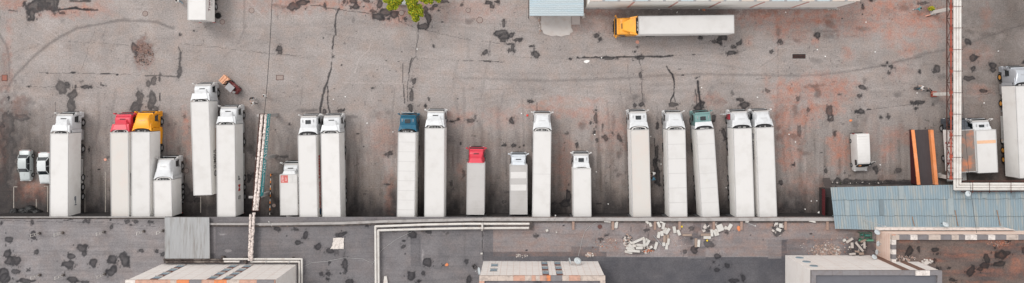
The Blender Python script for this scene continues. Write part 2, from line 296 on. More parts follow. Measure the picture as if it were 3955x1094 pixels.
G.tile(2000, 0, [(15, 280, 20, 13), (98, 318, 8, 7), (112, 330, 8, 12), (120, 375, 24, 28), (357, 404, 14, 7), (620, 402, 62, 9), (840, 398, 42, 15), (850, 522, 12, 25), (545, 248, 17, 20), (562, 275, 13, 17), (820, 324, 8, 7), (803, 358, 9, 8), (95, 697, 18, 10), (477, 228, 4, 4)],
  [(11, 1, [(410, 398), (600, 395), (800, 390), (998, 388)]), (5, .9, [(835, 410), (850, 470), (850, 520), (855, 600), (860, 700)]), (7, .38, [(0, 555), (200, 557), (400, 553), (700, 540), (1000, 520), (1190, 512), (1500, 515), (1890, 522), (2090, 515), (2280, 492), (2520, 450), (2780, 388)]), (2, .4, [(480, 560), (480, 670)]), (2.5, .5, [(755, 420), (760, 510), (780, 650)]), (2, .3, [(0, 395), (410, 405)])],
  [(560, 90, 130, 35, .8), (380, 170, 50, 50, .5), (560, 160, 200, 60, .35), (300, 690, 80, 20, .6), (500, 690, 80, 20, .5)], [(800, 680, 25, 22, .7), (855, 700, 20, 25, .7), (560, 100, 260, 18, .35)])
G.tile(2500, 0, [(370, 258, 20, 14), (500, 290, 25, 45), (520, 262, 45, 22), (455, 285, 18, 12), (630, 300, 18, 15), (595, 328, 14, 12), (580, 368, 30, 15), (318, 377, 18, 6), (222, 479, 14, 3), (245, 518, 13, 4), (855, 358, 12, 12), (345, 538, 14, 7), (640, 690, 30, 14), (585, 635, 7, 18, .6), (830, 622, 20, 12, .8), (908, 285, 16, 14)],
  [(10, 1, [(0, 388), (90, 394), (175, 385)]), (4, .8, [(540, 368), (625, 368)]), (10, 1, [(130, 455), (150, 490), (175, 520), (185, 570), (185, 640), (160, 700)]), (7, .9, [(180, 640), (195, 700)]), (16, 1, [(345, 565), (355, 640), (368, 720), (372, 790)]), (9, .8, [(330, 620), (342, 713)]), (3, .5, [(900, 200), (900, 530)]), (2.5, .6, [(750, 542), (845, 538)]), (2, .4, [(175, 383), (530, 370)]), (5, .25, [(780, 460), (850, 420), (960, 330)]), (6, .2, [(0, 370), (400, 430), (700, 480)])],
  [(800, 110, 190, 60, 1), (930, 180, 70, 70, .9), (940, 680, 90, 50, .9), (700, 300, 30, 30, .4), (830, 590, 20, 60, .5), (430, 690, 80, 30, .6)], [(350, 85, 420, 28, .6), (440, 650, 18, 60, .35), (905, 230, 14, 34, .6), (480, 700, 60, 14, .4)])  # first soft patch: dark soil plus painted shade between building and crosswise truck
G.tile(3000, 0, [(280, 238, 20, 20), (590, 45, 12, 18), (655, 5, 20, 8), (450, 130, 5, 6), (590, 97, 5, 5), (765, 436, 9, 8), (785, 462, 18, 12), (773, 502, 10, 10), (745, 455, 20, 8, .8), (982, 495, 8, 8), (962, 612, 18, 12), (595, 605, 32, 14), (565, 662, 18, 12), (430, 655, 12, 8, .8), (140, 680, 12, 15, .8), (20, 285, 14, 14)],
  [(8, .5, [(290, 215), (410, 215)]), (5, .5, [(500, 490), (745, 452), (860, 420), (1000, 388)])],
  [(100, 130, 150, 70, 1), (350, 110, 220, 60, 1), (600, 180, 200, 60, .8), (780, 220, 70, 60, .9), (800, 60, 260, 80, 1), (930, 150, 150, 80, .9), (900, 330, 60, 60, .7), (100, 620, 120, 60, 1), (250, 600, 110, 80, .9), (400, 620, 110, 80, 1), (330, 560, 60, 60, .8), (270, 285, 25, 25, .9), (160, 240, 60, 50, .6), (480, 370, 30, 40, .6), (10, 230, 30, 60, .8)],
  [(370, 240, 50, 25, .55), (355, 150, 34, 34, .55), (600, 200, 44, 10, .5), (610, 560, 18, 20, .7), (260, 590, 60, 12, .7), (280, 640, 18, 50, .7), (880, 45, 44, 25, .6), (150, 285, 30, 12, .5), (840, 650, 20, 25, .5), (270, 420, 40, 20, .5), (780, 90, 60, 30, .35), (500, 250, 60, 8, .3)])
G.tile(3395, 0, [(400, 480, 30, 35, .9), (385, 500, 15, 15), (310, 18, 48, 14, .8), (610, 280, 25, 25, .9), (650, 405, 30, 20), (652, 475, 18, 18), (620, 545, 45, 16), (510, 545, 15, 15), (720, 632, 25, 12), (785, 445, 28, 25), (785, 478, 25, 15), (275, 705, 50, 12), (277, 495, 9, 8), (330, 618, 14, 8, .7), (995, 430, 8, 10)],
  [(7, .4, [(0, 455), (150, 420), (300, 375), (450, 345)]), (9, .5, [(570, 330), (640, 290), (760, 250), (900, 200), (998, 170)]), (3, .6, [(720, 632), (830, 620)])],
  [(60, 60, 170, 90, 1), (200, 100, 200, 80, 1), (350, 130, 110, 70, .9), (100, 260, 80, 60, .6), (700, 630, 60, 40, .5), (500, 640, 60, 60, .5), (740, 120, 30, 60, .5), (350, 250, 80, 60, .5), (150, 500, 60, 60, .3), (640, 380, 120, 60, .4), (500, 200, 40, 200, .5)],
  [(740, 240, 44, 20, .55), (650, 220, 60, 12, .5), (425, 520, 50, 20, .5), (130, 650, 20, 20, .6), (700, 300, 100, 60, .25), (800, 100, 200, 100, .3), (330, 60, 60, 30, .5), (880, 330, 90, 60, .25)])
G.tile(0, 380, [(50, 200, 50, 110, .8), (150, 130, 55, 25, .8), (60, 400, 55, 200, .75), (20, 600, 60, 150, .8), (490, 50, 25, 60, .85), (945, 65, 35, 35, .85), (960, 20, 12, 25, .8), (610, 355, 8, 18), (680, 490, 10, 5), (745, 410, 12, 10, .7), (20, 185, 14, 14), (600, 538, 5, 5), (740, 780, 30, 14)],
  [(4, .7, [(380, 30), (380, 120)]), (5, .25, [(100, 340), (200, 220), (300, 130)])], [(210, 640, 90, 60, .9), (130, 60, 40, 60, .5), (170, 560, 40, 60, .5), (10, 300, 30, 200, .4)], [(120, 640, 50, 120, .6), (250, 690, 80, 60, .6), (170, 320, 80, 100, .3)])
G.tile(500, 300, [(55, 215, 38, 28, .8), (70, 150, 18, 55, .75), (150, 170, 28, 70, .85), (130, 45, 12, 25, .8), (185, 210, 18, 25, .8), (210, 145, 5, 25), (380, 267, 10, 12, .7), (820, 690, 18, 30), (855, 680, 15, 25, .8), (620, 627, 6, 8), (460, 250, 5, 5), (420, 830, 40, 40, .8), (470, 845, 22, 18), (380, 780, 30, 40, .8)],
  [(5, .4, [(380, 520), (390, 600)])], [(390, 330, 28, 90, .8), (280, 400, 50, 100, .35), (410, 480, 25, 70, .6)], [(312, 320, 14, 18, .5), (835, 490, 20, 40, .75), (862, 520, 18, 25, .6), (340, 490, 14, 18, .5), (275, 330, 12, 22, .5), (710, 130, 10, 60, .4), (745, 130, 10, 60, .35), (385, 525, 10, 10, .5), (840, 720, 40, 90, .5)])
G.tile(1000, 420, [(560, 10, 25, 12), (215, 108, 7, 7), (165, 330, 35, 12, .85), (895, 312, 25, 14, .85), (885, 524, 22, 9), (720, 262, 6, 8), (680, 170, 12, 6), (640, 690, 12, 14), (680, 697, 8, 12), (708, 700, 8, 14), (455, 15, 18, 20), (115, 145, 5, 8), (730, 590, 12, 4, .7)],
  [(10, .4, [(150, 200), (170, 370), (110, 450)]), (9, .45, [(205, 200), (175, 360)]), (3, .5, [(115, 150), (150, 250)])], [(900, 600, 30, 160, .6), (850, 200, 90, 120, .4)], [(890, 600, 30, 40, .4), (640, 60, 30, 12, .6), (800, 40, 30, 25, .35), (340, 15, 60, 12, .6)])
G.tile(1500, 400, [(15, 345, 14, 16), (5, 560, 8, 6), (435, 125, 20, 8), (560, 118, 35, 11, .85), (848, 115, 20, 22), (797, 290, 22, 14), (855, 290, 18, 16), (903, 300, 6, 6), (933, 288, 6, 5), (495, 280, 6, 12), (517, 490, 12, 32, .8), (480, 105, 8, 8), (430, 560, 10, 14, .8), (800, 673, 18, 12), (820, 610, 25, 8, .7), (600, 95, 10, 16, .7), (155, 30, 14, 34), (255, 20, 8, 20), (515, 655, 9, 9, .7), (445, 590, 8, 12, .6), (860, 850, 30, 16)],
  [(12, .35, [(620, 120), (650, 200), (640, 290)])], [(480, 100, 80, 50, .5), (780, 100, 120, 60, .4), (500, 480, 30, 60, .5)], [(420, 260, 30, 20, .4), (510, 550, 20, 30, .45), (880, 240, 14, 80, .25), (5, 60, 14, 16, .4), (590, 225, 12, 6, .6), (700, 560, 20, 150, .25), (760, 420, 20, 180, .2)])
G.tile(2000, 400, [(98, 260, 5, 40, .7), (403, 285, 11, 20), (535, 100, 14, 60, .85), (500, 135, 12, 20), (535, 45, 16, 10), (525, 205, 8, 20), (540, 250, 10, 10), (580, 155, 10, 20, .8), (605, 230, 15, 20, .9), (655, 205, 8, 16, .7), (700, 240, 18, 25, .9), (963, 150, 10, 28), (945, 430, 20, 60), (965, 500, 22, 65), (350, 640, 16, 50, 1), (330, 690, 40, 25), (255, 690, 20, 12), (560, 690, 25, 7), (850, 15, 20, 15), (805, 10, 10, 12), (340, 205, 10, 7, .7), (42, 285, 5, 5), (12, 300, 5, 5), (320, 270, 7, 5, .6)],
  [(4, .8, [(130, 0), (130, 50)]), (6, .9, [(940, 250), (950, 330), (945, 400)]), (3, .5, [(520, 590), (620, 620), (690, 610)])], [(540, 100, 120, 60, .5), (680, 200, 120, 100, .5), (320, 400, 60, 160, .5), (150, 20, 120, 20, .7), (420, 60, 160, 40, .6)], [(455, 150, 18, 30, .6), (700, 350, 15, 30, .6), (693, 490, 14, 12, .6), (672, 455, 10, 18, .6), (550, 330, 10, 20, .4), (620, 340, 30, 20, .3), (660, 130, 12, 60, .4)])
G.tile(2500, 400, [(180, 15, 30, 22, .9), (360, 15, 28, 28), (455, 100, 16, 28), (670, 15, 40, 22, .95), (525, 200, 18, 35), (535, 240, 12, 15), (70, 150, 10, 28), (65, 340, 12, 50), (60, 430, 14, 40), (70, 510, 28, 50), (553, 430, 8, 14)],
  [(6, .9, [(50, 240), (55, 310)])], [(940, 100, 60, 90, 1), (970, 250, 40, 100, .9), (960, 400, 40, 60, .8), (880, 30, 30, 60, .8)], [(900, 170, 14, 20, .7), (950, 190, 20, 20, .5), (890, 60, 20, 40, .5)])
G.tile(3000, 400, [(355, 60, 22, 50, .9), (380, 100, 18, 25, .9), (400, 210, 8, 22, .8), (580, 45, 35, 22), (640, 40, 20, 5), (765, 93, 9, 12), (718, 97, 7, 7), (155, 185, 14, 35, .7), (220, 45, 14, 25, .8), (335, 462, 11, 18), (470, 475, 8, 10, .7), (690, 465, 24, 22, .85), (840, 465, 22, 20, .8), (112, 425, 8, 8), (310, 340, 10, 4, .7), (410, 525, 25, 28, .9), (490, 530, 34, 25, .9), (950, 5, 25, 8), (960, 35, 8, 15), (30, 545, 20, 14), (610, 540, 140, 12, .9), (860, 538, 120, 12, .95)],
  [(3, .5, [(640, 40), (900, 10), (1000, 0)]), (3, .3, [(130, 240), (250, 340)])], [(60, 60, 80, 70, 1), (190, 90, 80, 60, 1), (90, 220, 70, 60, .9), (410, 270, 60, 50, 1), (430, 350, 50, 70, 1), (380, 30, 60, 50, 1), (760, 320, 50, 50, .8), (100, 350, 70, 50, .8), (250, 40, 60, 60, .9), (880, 240, 40, 40, .5), (200, 560, 100, 60, .5)],
  [(20, 235, 24, 24, .6), (110, 235, 34, 15, .6), (130, 45, 25, 44, .6), (200, 345, 18, 20, .6), (605, 110, 18, 30, .4), (540, 140, 18, 30, .4), (160, 320, 14, 14, .5), (15, 50, 30, 60, .4), (840, 160, 30, 60, .2)])
G.tile(3395, 380, [(260, 35, 25, 13), (300, 22, 20, 6), (255, 68, 7, 12), (12, 132, 8, 8), (63, 130, 9, 13), (370, 45, 8, 8, .7), (320, 205, 6, 5)], [(3, .5, [(0, 70), (230, 40), (340, 20)]), (4, .5, [(830, -40), (700, -25)])], [(100, 260, 60, 60, .5), (50, 380, 50, 60, .4)], [(130, 505, 22, 22, .6), (15, 540, 20, 20, .5), (380, 20, 20, 20, .5)])
G.tile(3000, 694, [(30, 215, 25, 18), (130, 225, 40, 16)], (), ())
# broad faint tyre sweeps across the open yard
rs = random.Random(12)
for k in range(26):
    y0 = rs.uniform(60, 400); x0 = rs.uniform(-100, 3300); ln = rs.uniform(400, 1500); cv = rs.uniform(-70, 70); tl = rs.uniform(-60, 60)
    P = [(x0 + ln * i / 8, y0 + tl * i / 8 + cv * 4 * (i / 8) * (1 - i / 8)) for i in range(9)]
    for o_ in (0, 26): 
        for (a, b) in zip(P[:-1], P[1:]): G.line(rs.choice((0, 0, 2)), [(a[0], a[1] + o_), (b[0], b[1] + o_)], rs.uniform(6, 11), .09, .95)
for k in range(34):
    x0 = rs.uniform(250, 3200); y0 = rs.uniform(330, 420); P = [(x0, y0), (x0 + rs.uniform(-25, 25), y0 + 120), (x0 + rs.uniform(-30, 30), y0 + rs.uniform(200, 330))]
    G.line(0, P, rs.uniform(6, 12), rs.uniform(.1, .24), .95)
# grey, dirtier lorry bays lower down: dragged tyre dust, plus shade painted towards the dock
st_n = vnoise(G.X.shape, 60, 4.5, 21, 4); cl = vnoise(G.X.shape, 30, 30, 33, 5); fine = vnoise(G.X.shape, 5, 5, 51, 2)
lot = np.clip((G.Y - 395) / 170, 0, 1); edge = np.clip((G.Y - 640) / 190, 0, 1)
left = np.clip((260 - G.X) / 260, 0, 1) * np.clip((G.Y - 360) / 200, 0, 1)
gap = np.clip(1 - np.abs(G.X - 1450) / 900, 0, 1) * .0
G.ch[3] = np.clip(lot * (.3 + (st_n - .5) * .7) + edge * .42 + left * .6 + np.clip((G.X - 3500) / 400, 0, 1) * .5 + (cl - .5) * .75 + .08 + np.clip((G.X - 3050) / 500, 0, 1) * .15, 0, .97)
G.ch[2] = np.maximum(G.ch[2], np.clip((cl - .62) * 1.2, 0, .25) * (1 - lot))
G.ch[0] = np.maximum(G.ch[0], np.clip((st_n - .69) * 3, 0, .25) * np.clip((G.Y - 430) / 80, 0, 1))
G.ch[0] = np.maximum(G.ch[0], np.clip((vnoise(G.X.shape, 3, 3, 77, 2) - .80) * 8, 0, .55) * np.clip((cl - .42) * 6, 0, 1))
G.ch[1] = np.maximum(G.ch[1], np.clip((vnoise(G.X.shape, 22, 14, 81, 4) - .56) * 1.8, 0, .3) * (lot * np.where(G.X > 2900, .6, .15) + .12))
# soft shade before the dock wall painted on the ground, with ragged tyre black
dock_shade = np.clip((G.Y - 700 + (vnoise(G.X.shape, 26, 11, 91, 4) - .5) * 150) / 110, 0, 1)
G.ch[0] = np.maximum(G.ch[0], dock_shade * np.where(G.X < 3230, .84, 0) * (.75 + .5 * fine * 1.0).clip(0, 1)); band = np.clip(1 - np.abs(G.Y - 708) / 18, 0, 1) * (G.X > 3205) * (G.X < 3620)
G.ch[0] = np.maximum(G.ch[0], np.clip(band * 1.6 * (.35 + cl), 0, .9))
G.ch[0] = np.maximum(G.ch[0], .85 * left * np.clip((cl - .38) * 5, 0, 1))
for x, y, a, b, v in ((30, 560, 60, 190, .6), (25, 740, 60, 110, .75), (75, 440, 60, 60, .5), (110, 800, 80, 50, .7), (20, 300, 24, 90, .25), (3900, 60, 120, 90, .25), (3830, 640, 90, 60, .4), (1120, 700, 60, 120, .4)): G.blob(0, x, y, a, b, v, .6, 1.4)
G.rect(3, 1046, 1080, 668, 858, .9)
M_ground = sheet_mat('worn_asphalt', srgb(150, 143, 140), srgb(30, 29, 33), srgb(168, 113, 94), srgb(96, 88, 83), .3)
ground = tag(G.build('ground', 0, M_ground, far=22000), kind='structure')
# painted bay lines
pl = MB()
for x, y0, y1 in ((328, 646, 826), (407, 664, 826), (53, 722, 812), (184, 720, 826), (775, 760, 822), (140, 770, 812)):
    a, b = W(x, y0), W(x, y1); pl.box(((a.x + b.x) / 2, (a.y + b.y) / 2, .004), (.09, abs(a.y - b.y), .004))
for x, y, l_ in ((60, 722, .5), (178, 720, .6)): a = W(x, y); pl.box((a.x, a.y, .0035), (l_, .08, .003))
tag(pl.build('parking_lines', mat('line_paint', (.42, .38, .34, 1), .9, var=.35, scale=4, dirt=(.16, .14, .13), dirt_scale=3)), kind='structure')
# concrete pad by the shed
M_conc = mat('pale_concrete', srgb(190, 184, 180), .9, var=.08, scale=1.5, bump=.3, dirt=srgb(176, 160, 150), dirt_scale=.9, dirt_amt=.6)
pd = MB(); P = [W(x, y) for x, y in ((2090, 30), (2206, 30), (2206, 108), (2211, 116), (2213, 124), (2203, 128), (2200, 135), (2184, 137), (2168, 142), (2150, 138), (2131, 140), (2118, 137), (2100, 130), (2096, 119), (2090, 114))]
pd.prism([(p.x, p.y) for p in P], -.05, .07); tag(pd.build('concrete_pad', M_conc), kind='structure')
pd = MB(); a, b = W(2207, 30), W(2240, 96); pd.box(((a.x + b.x) / 2, (a.y + b.y) / 2, .08), (b.x - a.x, a.y - b.y, .22)); tag(pd.build('pavement_step', mat('grey_step', srgb(172, 162, 158), .9, bump=.3)), kind='structure')

# ------------------------------------------------------------------ paints shared by buildings
M_plaster = mat('white_plaster', srgb(236, 230, 224), .8, var=.05, scale=.6, dirt=srgb(180, 165, 155), dirt_scale=.5, dirt_amt=.35)
M_tile = mat('pale_tile_wall', srgb(226, 221, 217), .7, var=.03, scale=1, dirt=srgb(206, 194, 186), dirt_scale=.6, dirt_amt=.4)
M_pink = mat('pink_brick_wall', srgb(228, 204, 190), .8, var=.05, scale=2, dirt=srgb(190, 150, 130), dirt_scale=1, dirt_amt=.4)
M_cap = mat('cap_concrete', srgb(164, 160, 158), .85, var=.12, scale=2.5, bump=.2, dirt=srgb(120, 112, 108), dirt_scale=1.1, dirt_amt=.6)
M_lip = mat('dark_flashing', srgb(72, 66, 64), .8, var=.3, scale=3, dirt=srgb(140, 120, 110), dirt_scale=1.5, dirt_amt=.4)
M_wall_dark = mat('dock_wall', srgb(50, 46, 46), .85, var=.2, scale=1, dirt=srgb(30, 28, 28), dirt_scale=.6)
M_insul = mat('pipe_insulation', srgb(206, 202, 197), .75, var=.06, scale=2.5, bump=.2, dirt=srgb(158, 140, 128), dirt_scale=1.3, dirt_amt=.35)
M_foil = mat('torn_pipe_foil', srgb(225, 212, 205), .6, var=.1, scale=4, bump=.3, dirt=srgb(48, 38, 36), dirt_scale=3.2, dirt_amt=1)
M_rust = mat('rusty_steel', srgb(74, 48, 42), .85, var=.35, scale=4, dirt=srgb(120, 62, 48), dirt_scale=1.2)
M_redsteel = mat('red_oxide_steel', srgb(158, 72, 54), .7, var=.25, scale=3, dirt=srgb(86, 46, 40), dirt_scale=1.3, dirt_amt=.8)
M_black = mat('black_rubber', (.012, .012, .013, 1), .75, var=.3, scale=6)
M_dark = mat('dark_chassis', (.022, .022, .024, 1), .7, var=.35, scale=4)
M_glass = mat('dark_glass', (.012, .018, .022, 1), .12, var=.2, scale=2, spec=.8)
M_steel = mat('bare_steel', (.42, .42, .43, 1), .4, .7, var=.15)
M_bglass = mat('blue_window_glass', srgb(128, 150, 162), .2, var=.2, scale=3, spec=.7)
M_dish = mat('dish_grey', srgb(190, 197, 200), .5, var=.06)

# ------------------------------------------------------------------ warehouse with the docks
ZR = 4.4
wh = thing('warehouse', 'long warehouse behind the loading docks with a patched dark felt roof', 'warehouse')
edge = [(-60, 838), (637, 838), (637, 862), (1000, 863), (1330, 858), (1500, 851), (1862, 843), (1866, 842), (3381, 842)]
wall = MB(); M_roof_side = M_wall_dark
pts = [W(x, y + 3, 4.75) for x, y in edge]
bk = W(0, 1500, 4.75).y
poly = [(p.x, p.y) for p in pts] + [(pts[-1].x, bk), (pts[0].x, bk)]
wall.prism(poly, 0, ZR - .06); wall.build('wall', M_wall_dark, wh)
capb = MB(); lip = MB()
for (x0, y0), (x1, y1), wd in zip(edge[:-1], edge[1:], [3, 0, 7, 9, 9, 10, 12, 12]):
    if wd == 0: continue
    a, b, c, d = W(x0, y0, 4.75), W(x1, y1, 4.75), W(x1, y1 + wd, 4.75), W(x0, y0 + wd, 4.75)
    capb.prism([(p.x, p.y) for p in (a, b, c, d)], 4.45, 4.75)
    a, b, c, d = W(x0, y0 + wd + .3, 4.6), W(x1, y1 + wd + .3, 4.6), W(x1, y1 + wd + 6, 4.6), W(x0, y0 + wd + 6, 4.6)
    lip.prism([(p.x, p.y) for p in (a, b, c, d)], 4.42, 4.6 if wd > 3 else 4.44)
capb.build('parapet', M_cap, wh); lip.build('flashing', M_lip, wh)
RF = Sheet(-60, 3392, 838, 1190, 2.9, 11)
RF.tile(0, 694, [(52, 410, 28, 28), (225, 385, 20, 30), (60, 510, 32, 28), (75, 560, 45, 30), (115, 555, 25, 35), (20, 660, 50, 50), (40, 690, 40, 40), (105, 633, 26, 17), (195, 624, 10, 10), (248, 495, 13, 15), (485, 530, 32, 28), (460, 585, 48, 32), (500, 608, 12, 12), (560, 465, 40, 25), (575, 500, 25, 25), (640, 570, 32, 38), (770, 555, 35, 35), (765, 635, 35, 35), (855, 560, 40, 42), (968, 490, 13, 13), (880, 292, 14, 12), (932, 293, 17, 13), (905, 315, 12, 9), (768, 330, 15, 15), (760, 275, 6, 6), (220, 293, 12, 16), (12, 300, 8, 10), (580, 285, 20, 12), (610, 290, 12, 10), (180, 695, 55, 20), (505, 697, 45, 22), (590, 705, 30, 12), (1125, 504, 20, 17), (1077, 490, 13, 13), (1040, 293, 17, 13)], [(3, .6, [(0, 282), (300, 290), (700, 293), (1100, 330)]), (8, .8, [(440, 282), (500, 276)]), (3, .25, [(0, 520), (900, 520)]), (3, .25, [(270, 360), (900, 355)])])
for x, y, rx, ry in ((432, 1006, 12, 14), (480, 1008, 14, 16), (430, 1050, 12, 12), (36, 1000, 10, 8)): RF.blob(2, x, y, rx, ry, .12, .5)
RF.tile(1000, 694, [(123, 344, 22, 18), (255, 342, 17, 10), (318, 375, 24, 24), (273, 431, 21, 14), (408, 463, 20, 20), (580, 375, 30, 20), (543, 378, 14, 10), (488, 492, 26, 16), (540, 500, 12, 15, .6), (592, 580, 17, 45), (592, 632, 12, 15), (482, 573, 9, 9), (478, 647, 22, 18), (430, 650, 12, 14), (470, 688, 10, 8), (627, 692, 23, 22), (750, 317, 14, 10), (562, 645, 6, 6), (190, 390, 5, 4)], [(4, .35, [(460, 560), (470, 713)])])
RF.tile(1500, 694, [(168, 375, 40, 28), (284, 367, 18, 18), (105, 458, 16, 14), (107, 421, 12, 6), (275, 575, 26, 35), (155, 665, 30, 32), (238, 647, 12, 11), (377, 591, 11, 8), (539, 568, 15, 20), (559, 688, 18, 22), (210, 700, 15, 8), (190, 707, 10, 8), (408, 373, 9, 7, .6), (382, 362, 7, 5, .5), (116, 512, 4, 8)], [(5, .9, [(648, 350), (650, 550)]), (3, .35, [(212, 380), (212, 580)]), (8, .2, [(525, 380), (525, 540)])])
RF.tile(2000, 694, [(609, 384, 13, 7), (568, 411, 22, 10), (315, 316, 7, 5), (518, 470, 7, 6), (885, 345, 25, 15), (125, 388, 16, 10), (820, 510, 60, 10, .6), (930, 430, 30, 14, .5), (750, 400, 30, 14, .6), (60, 487, 8, 4)], [(3, .8, [(780, 325), (780, 360)]), (4, .8, [(896, 365), (896, 420)])], [(640, 430, 60, 40, .6)], [(850, 380, 90, 60, .4)])
RF.tile(2500, 694, [(483, 525, 24, 22), (553, 590, 20, 15), (478, 618, 32, 12), (600, 697, 40, 18), (655, 680, 20, 28), (455, 573, 8, 8), (495, 590, 5, 5), (300, 335, 18, 14, .8), (420, 440, 32, 30, .75), (330, 475, 22, 28, .95), (262, 497, 18, 16, .85), (543, 365, 10, 10), (305, 405, 10, 10, .9), (711, 385, 5, 5), (799, 414, 4, 4), (820, 290, 8, 6, .7)], [(4, .6, [(470, 380), (540, 350), (640, 355)])], [(860, 310, 150, 50, .9), (200, 420, 60, 40, .5), (640, 320, 60, 30, .5), (700, 430, 120, 60, .35)], [(280, 420, 44, 40, .5), (200, 330, 60, 30, .4)])
RF.tile(3000, 694, [(232, 373, 8, 5), (440, 310, 12, 12, .6), (516, 320, 6, 6)], (), [(180, 310, 150, 50, .9), (380, 340, 120, 50, .7), (350, 490, 120, 30, .8), (60, 340, 60, 60, .6)], [(560, 480, 90, 70, .8), (400, 530, 200, 14, .7)])
yy, xx = RF.Y, RF.X; rn_ = vnoise(RF.X.shape, 16, 16, 5, 4)
RF.ch[3] = np.clip((rn_ - .45) * .6, 0, .3) + np.where((xx > 808) & (xx < 1872), .36, 0) + np.where(xx >= 1872, .1, 0)
for r in ((810, 1012, 866, 1002, .62), (2000, 3034, 995, 1200, .9), (1872, 1902, 875, 1004, .55), (1868, 2340, 976, 1006, .8), (2208, 2312, 955, 976, .6), (2680, 2706, 858, 920, .75), (2658, 2722, 955, 996, .55), (2828, 2856, 896, 935, .3), (3016, 3042, 928, 996, .9), (2968, 3016, 928, 996, .35), (3042, 3400, 926, 1000, .6), (1012, 1450, 866, 1200, .42), (1588, 1622, 905, 1025, .62), (2620, 2672, 905, 945, .6), (2700, 2740, 895, 905, .1)):
    w_ = RF._win(*r[:4]); px = xx[w_] + RF.n1[w_] * 2; RF.ch[3][w_] = r[4] + (rn_[w_] - .5) * .35
RF.ch[1] = np.maximum(RF.ch[1], np.where((xx > 1905) & (yy < 990), .55, 0) * np.clip((vnoise(xx.shape, 5, 22, 8, 3)) * 1.6 - .2, 0, 1))
for x, y, a, b in ((2440, 935, 45, 34), (2500, 960, 50, 20), (3190, 965, 75, 28), (2600, 935, 60, 26)): RF.blob(2, x, y, a, b, .3, .7, 1.2)
w_ = RF._win(808, 828, 870, 975); RF.ch[2][w_] = .25
for x, y, a, b in ((880, 970, 14, 5), (862, 905, 18, 3), (1632, 985, 4, 24)): RF.blob(2, x, y, a, b, .35)
for r in ((1500, 1900, 900, 1094),): pass
M_roof = sheet_mat('roofing_felt', srgb(134, 130, 131), srgb(34, 33, 37), srgb(150, 118, 104), srgb(74, 74, 79), .2, stripe=(.12, 2.2, 1))
rf = RF.build('roof', ZR, M_roof, parent=wh)
# corrugated dock roof
def corrugated(name, p00, p10, p11, p01, n, amp, m, parent=None, along_x=True):
    """ribbed sheet between four corners; ribs run p00->p01"""
    b = MB(); vs = []; fs = []
    K = n * 4
    for i in range(K + 1):
        t = i / K; h = (0, amp, amp, 0)[i % 4] if i < K else 0
        a = p00.lerp(p10, t); c = p01.lerp(p11, t)
        vs += [a + Vector((0, 0, h)), c + Vector((0, 0, h))]
    m_ = len(vs)
    for i in range(K): fs.append((2 * i, 2 * i + 1, 2 * i + 3, 2 * i + 2))
    vs += [v - Vector((0, 0, .05 + amp)) if False else v - Vector((0, 0, .03)) for v in vs[:m_]]
    for i in range(K): fs.append((m_ + 2 * i, m_ + 2 * i + 2, m_ + 2 * i + 3, m_ + 2 * i + 1))
    for i in range(K):
        fs.append((2 * i, 2 * i + 2, m_ + 2 * i + 2, m_ + 2 * i)); fs.append((2 * i + 1, m_ + 2 * i + 1, m_ + 2 * i + 3, 2 * i + 3))
    b.add(vs, fs); return b.build(name, m, parent)
M_corr = mat('weathered_fibre_cement', srgb(176, 177, 178), .85, var=.12, scale=1.3, streak=(3, .25, 1), dirt=srgb(130, 122, 114), dirt_scale=1.1, dirt_amt=.7)
corrugated('canopy_roof', W(636, 840, 4.95), W(808, 840, 4.95), W(811, 999, 5.05), W(637, 999, 5.05), 36, .055, M_corr, wh)
b = MB(); a, c = W(638, 843, 4.8), W(806, 997, 4.8); b.box(((a.x + c.x) / 2, (a.y + c.y) / 2, 4.6), (c.x - a.x, a.y - c.y, .44)); b.build('canopy_frame', M_wall_dark, wh)
# wall piers behind the parapet
for x in (2214, 2367, 2530, 2625, 2757, 2864, 3034, 3196, 3368):
    b = MB(); a = W(x, 856, 4.6); c = W(x, 888, 4.6); b.box((a.x, (a.y + c.y) / 2, 4.52), (.32, abs(a.y - c.y), .2)); b.build('parapet_pier', mat('brown_pier', srgb(150, 126, 114), .85, var=.2, bump=.3), wh)
# dock doors
for x in (222, 455, 540, 640, 775, 872, 1110, 1190, 1280, 1570, 1678, 1836, 2003, 2093, 2245, 2475, 2612, 2740, 2868, 2960):
    ed = [e for e in edge if e[0] <= x][-1]; nx = edge[edge.index(ed) + 1]; t = (x - ed[0]) / max(1, nx[0] - ed[0]); y = ed[1] + (nx[1] - ed[1]) * t
    p = W(x, y + 3, 4.75); b = MB(); b.box((p.x, p.y + .03, 2.55), (2.7, .08, 2.7), m=0); b.box((p.x, p.y + .09, 1.0), (2.5, .16, .25), m=1)
    b.build('dock_door', [mat('dock_door_grey', (.06, .06, .065, 1), .6), M_black], wh)

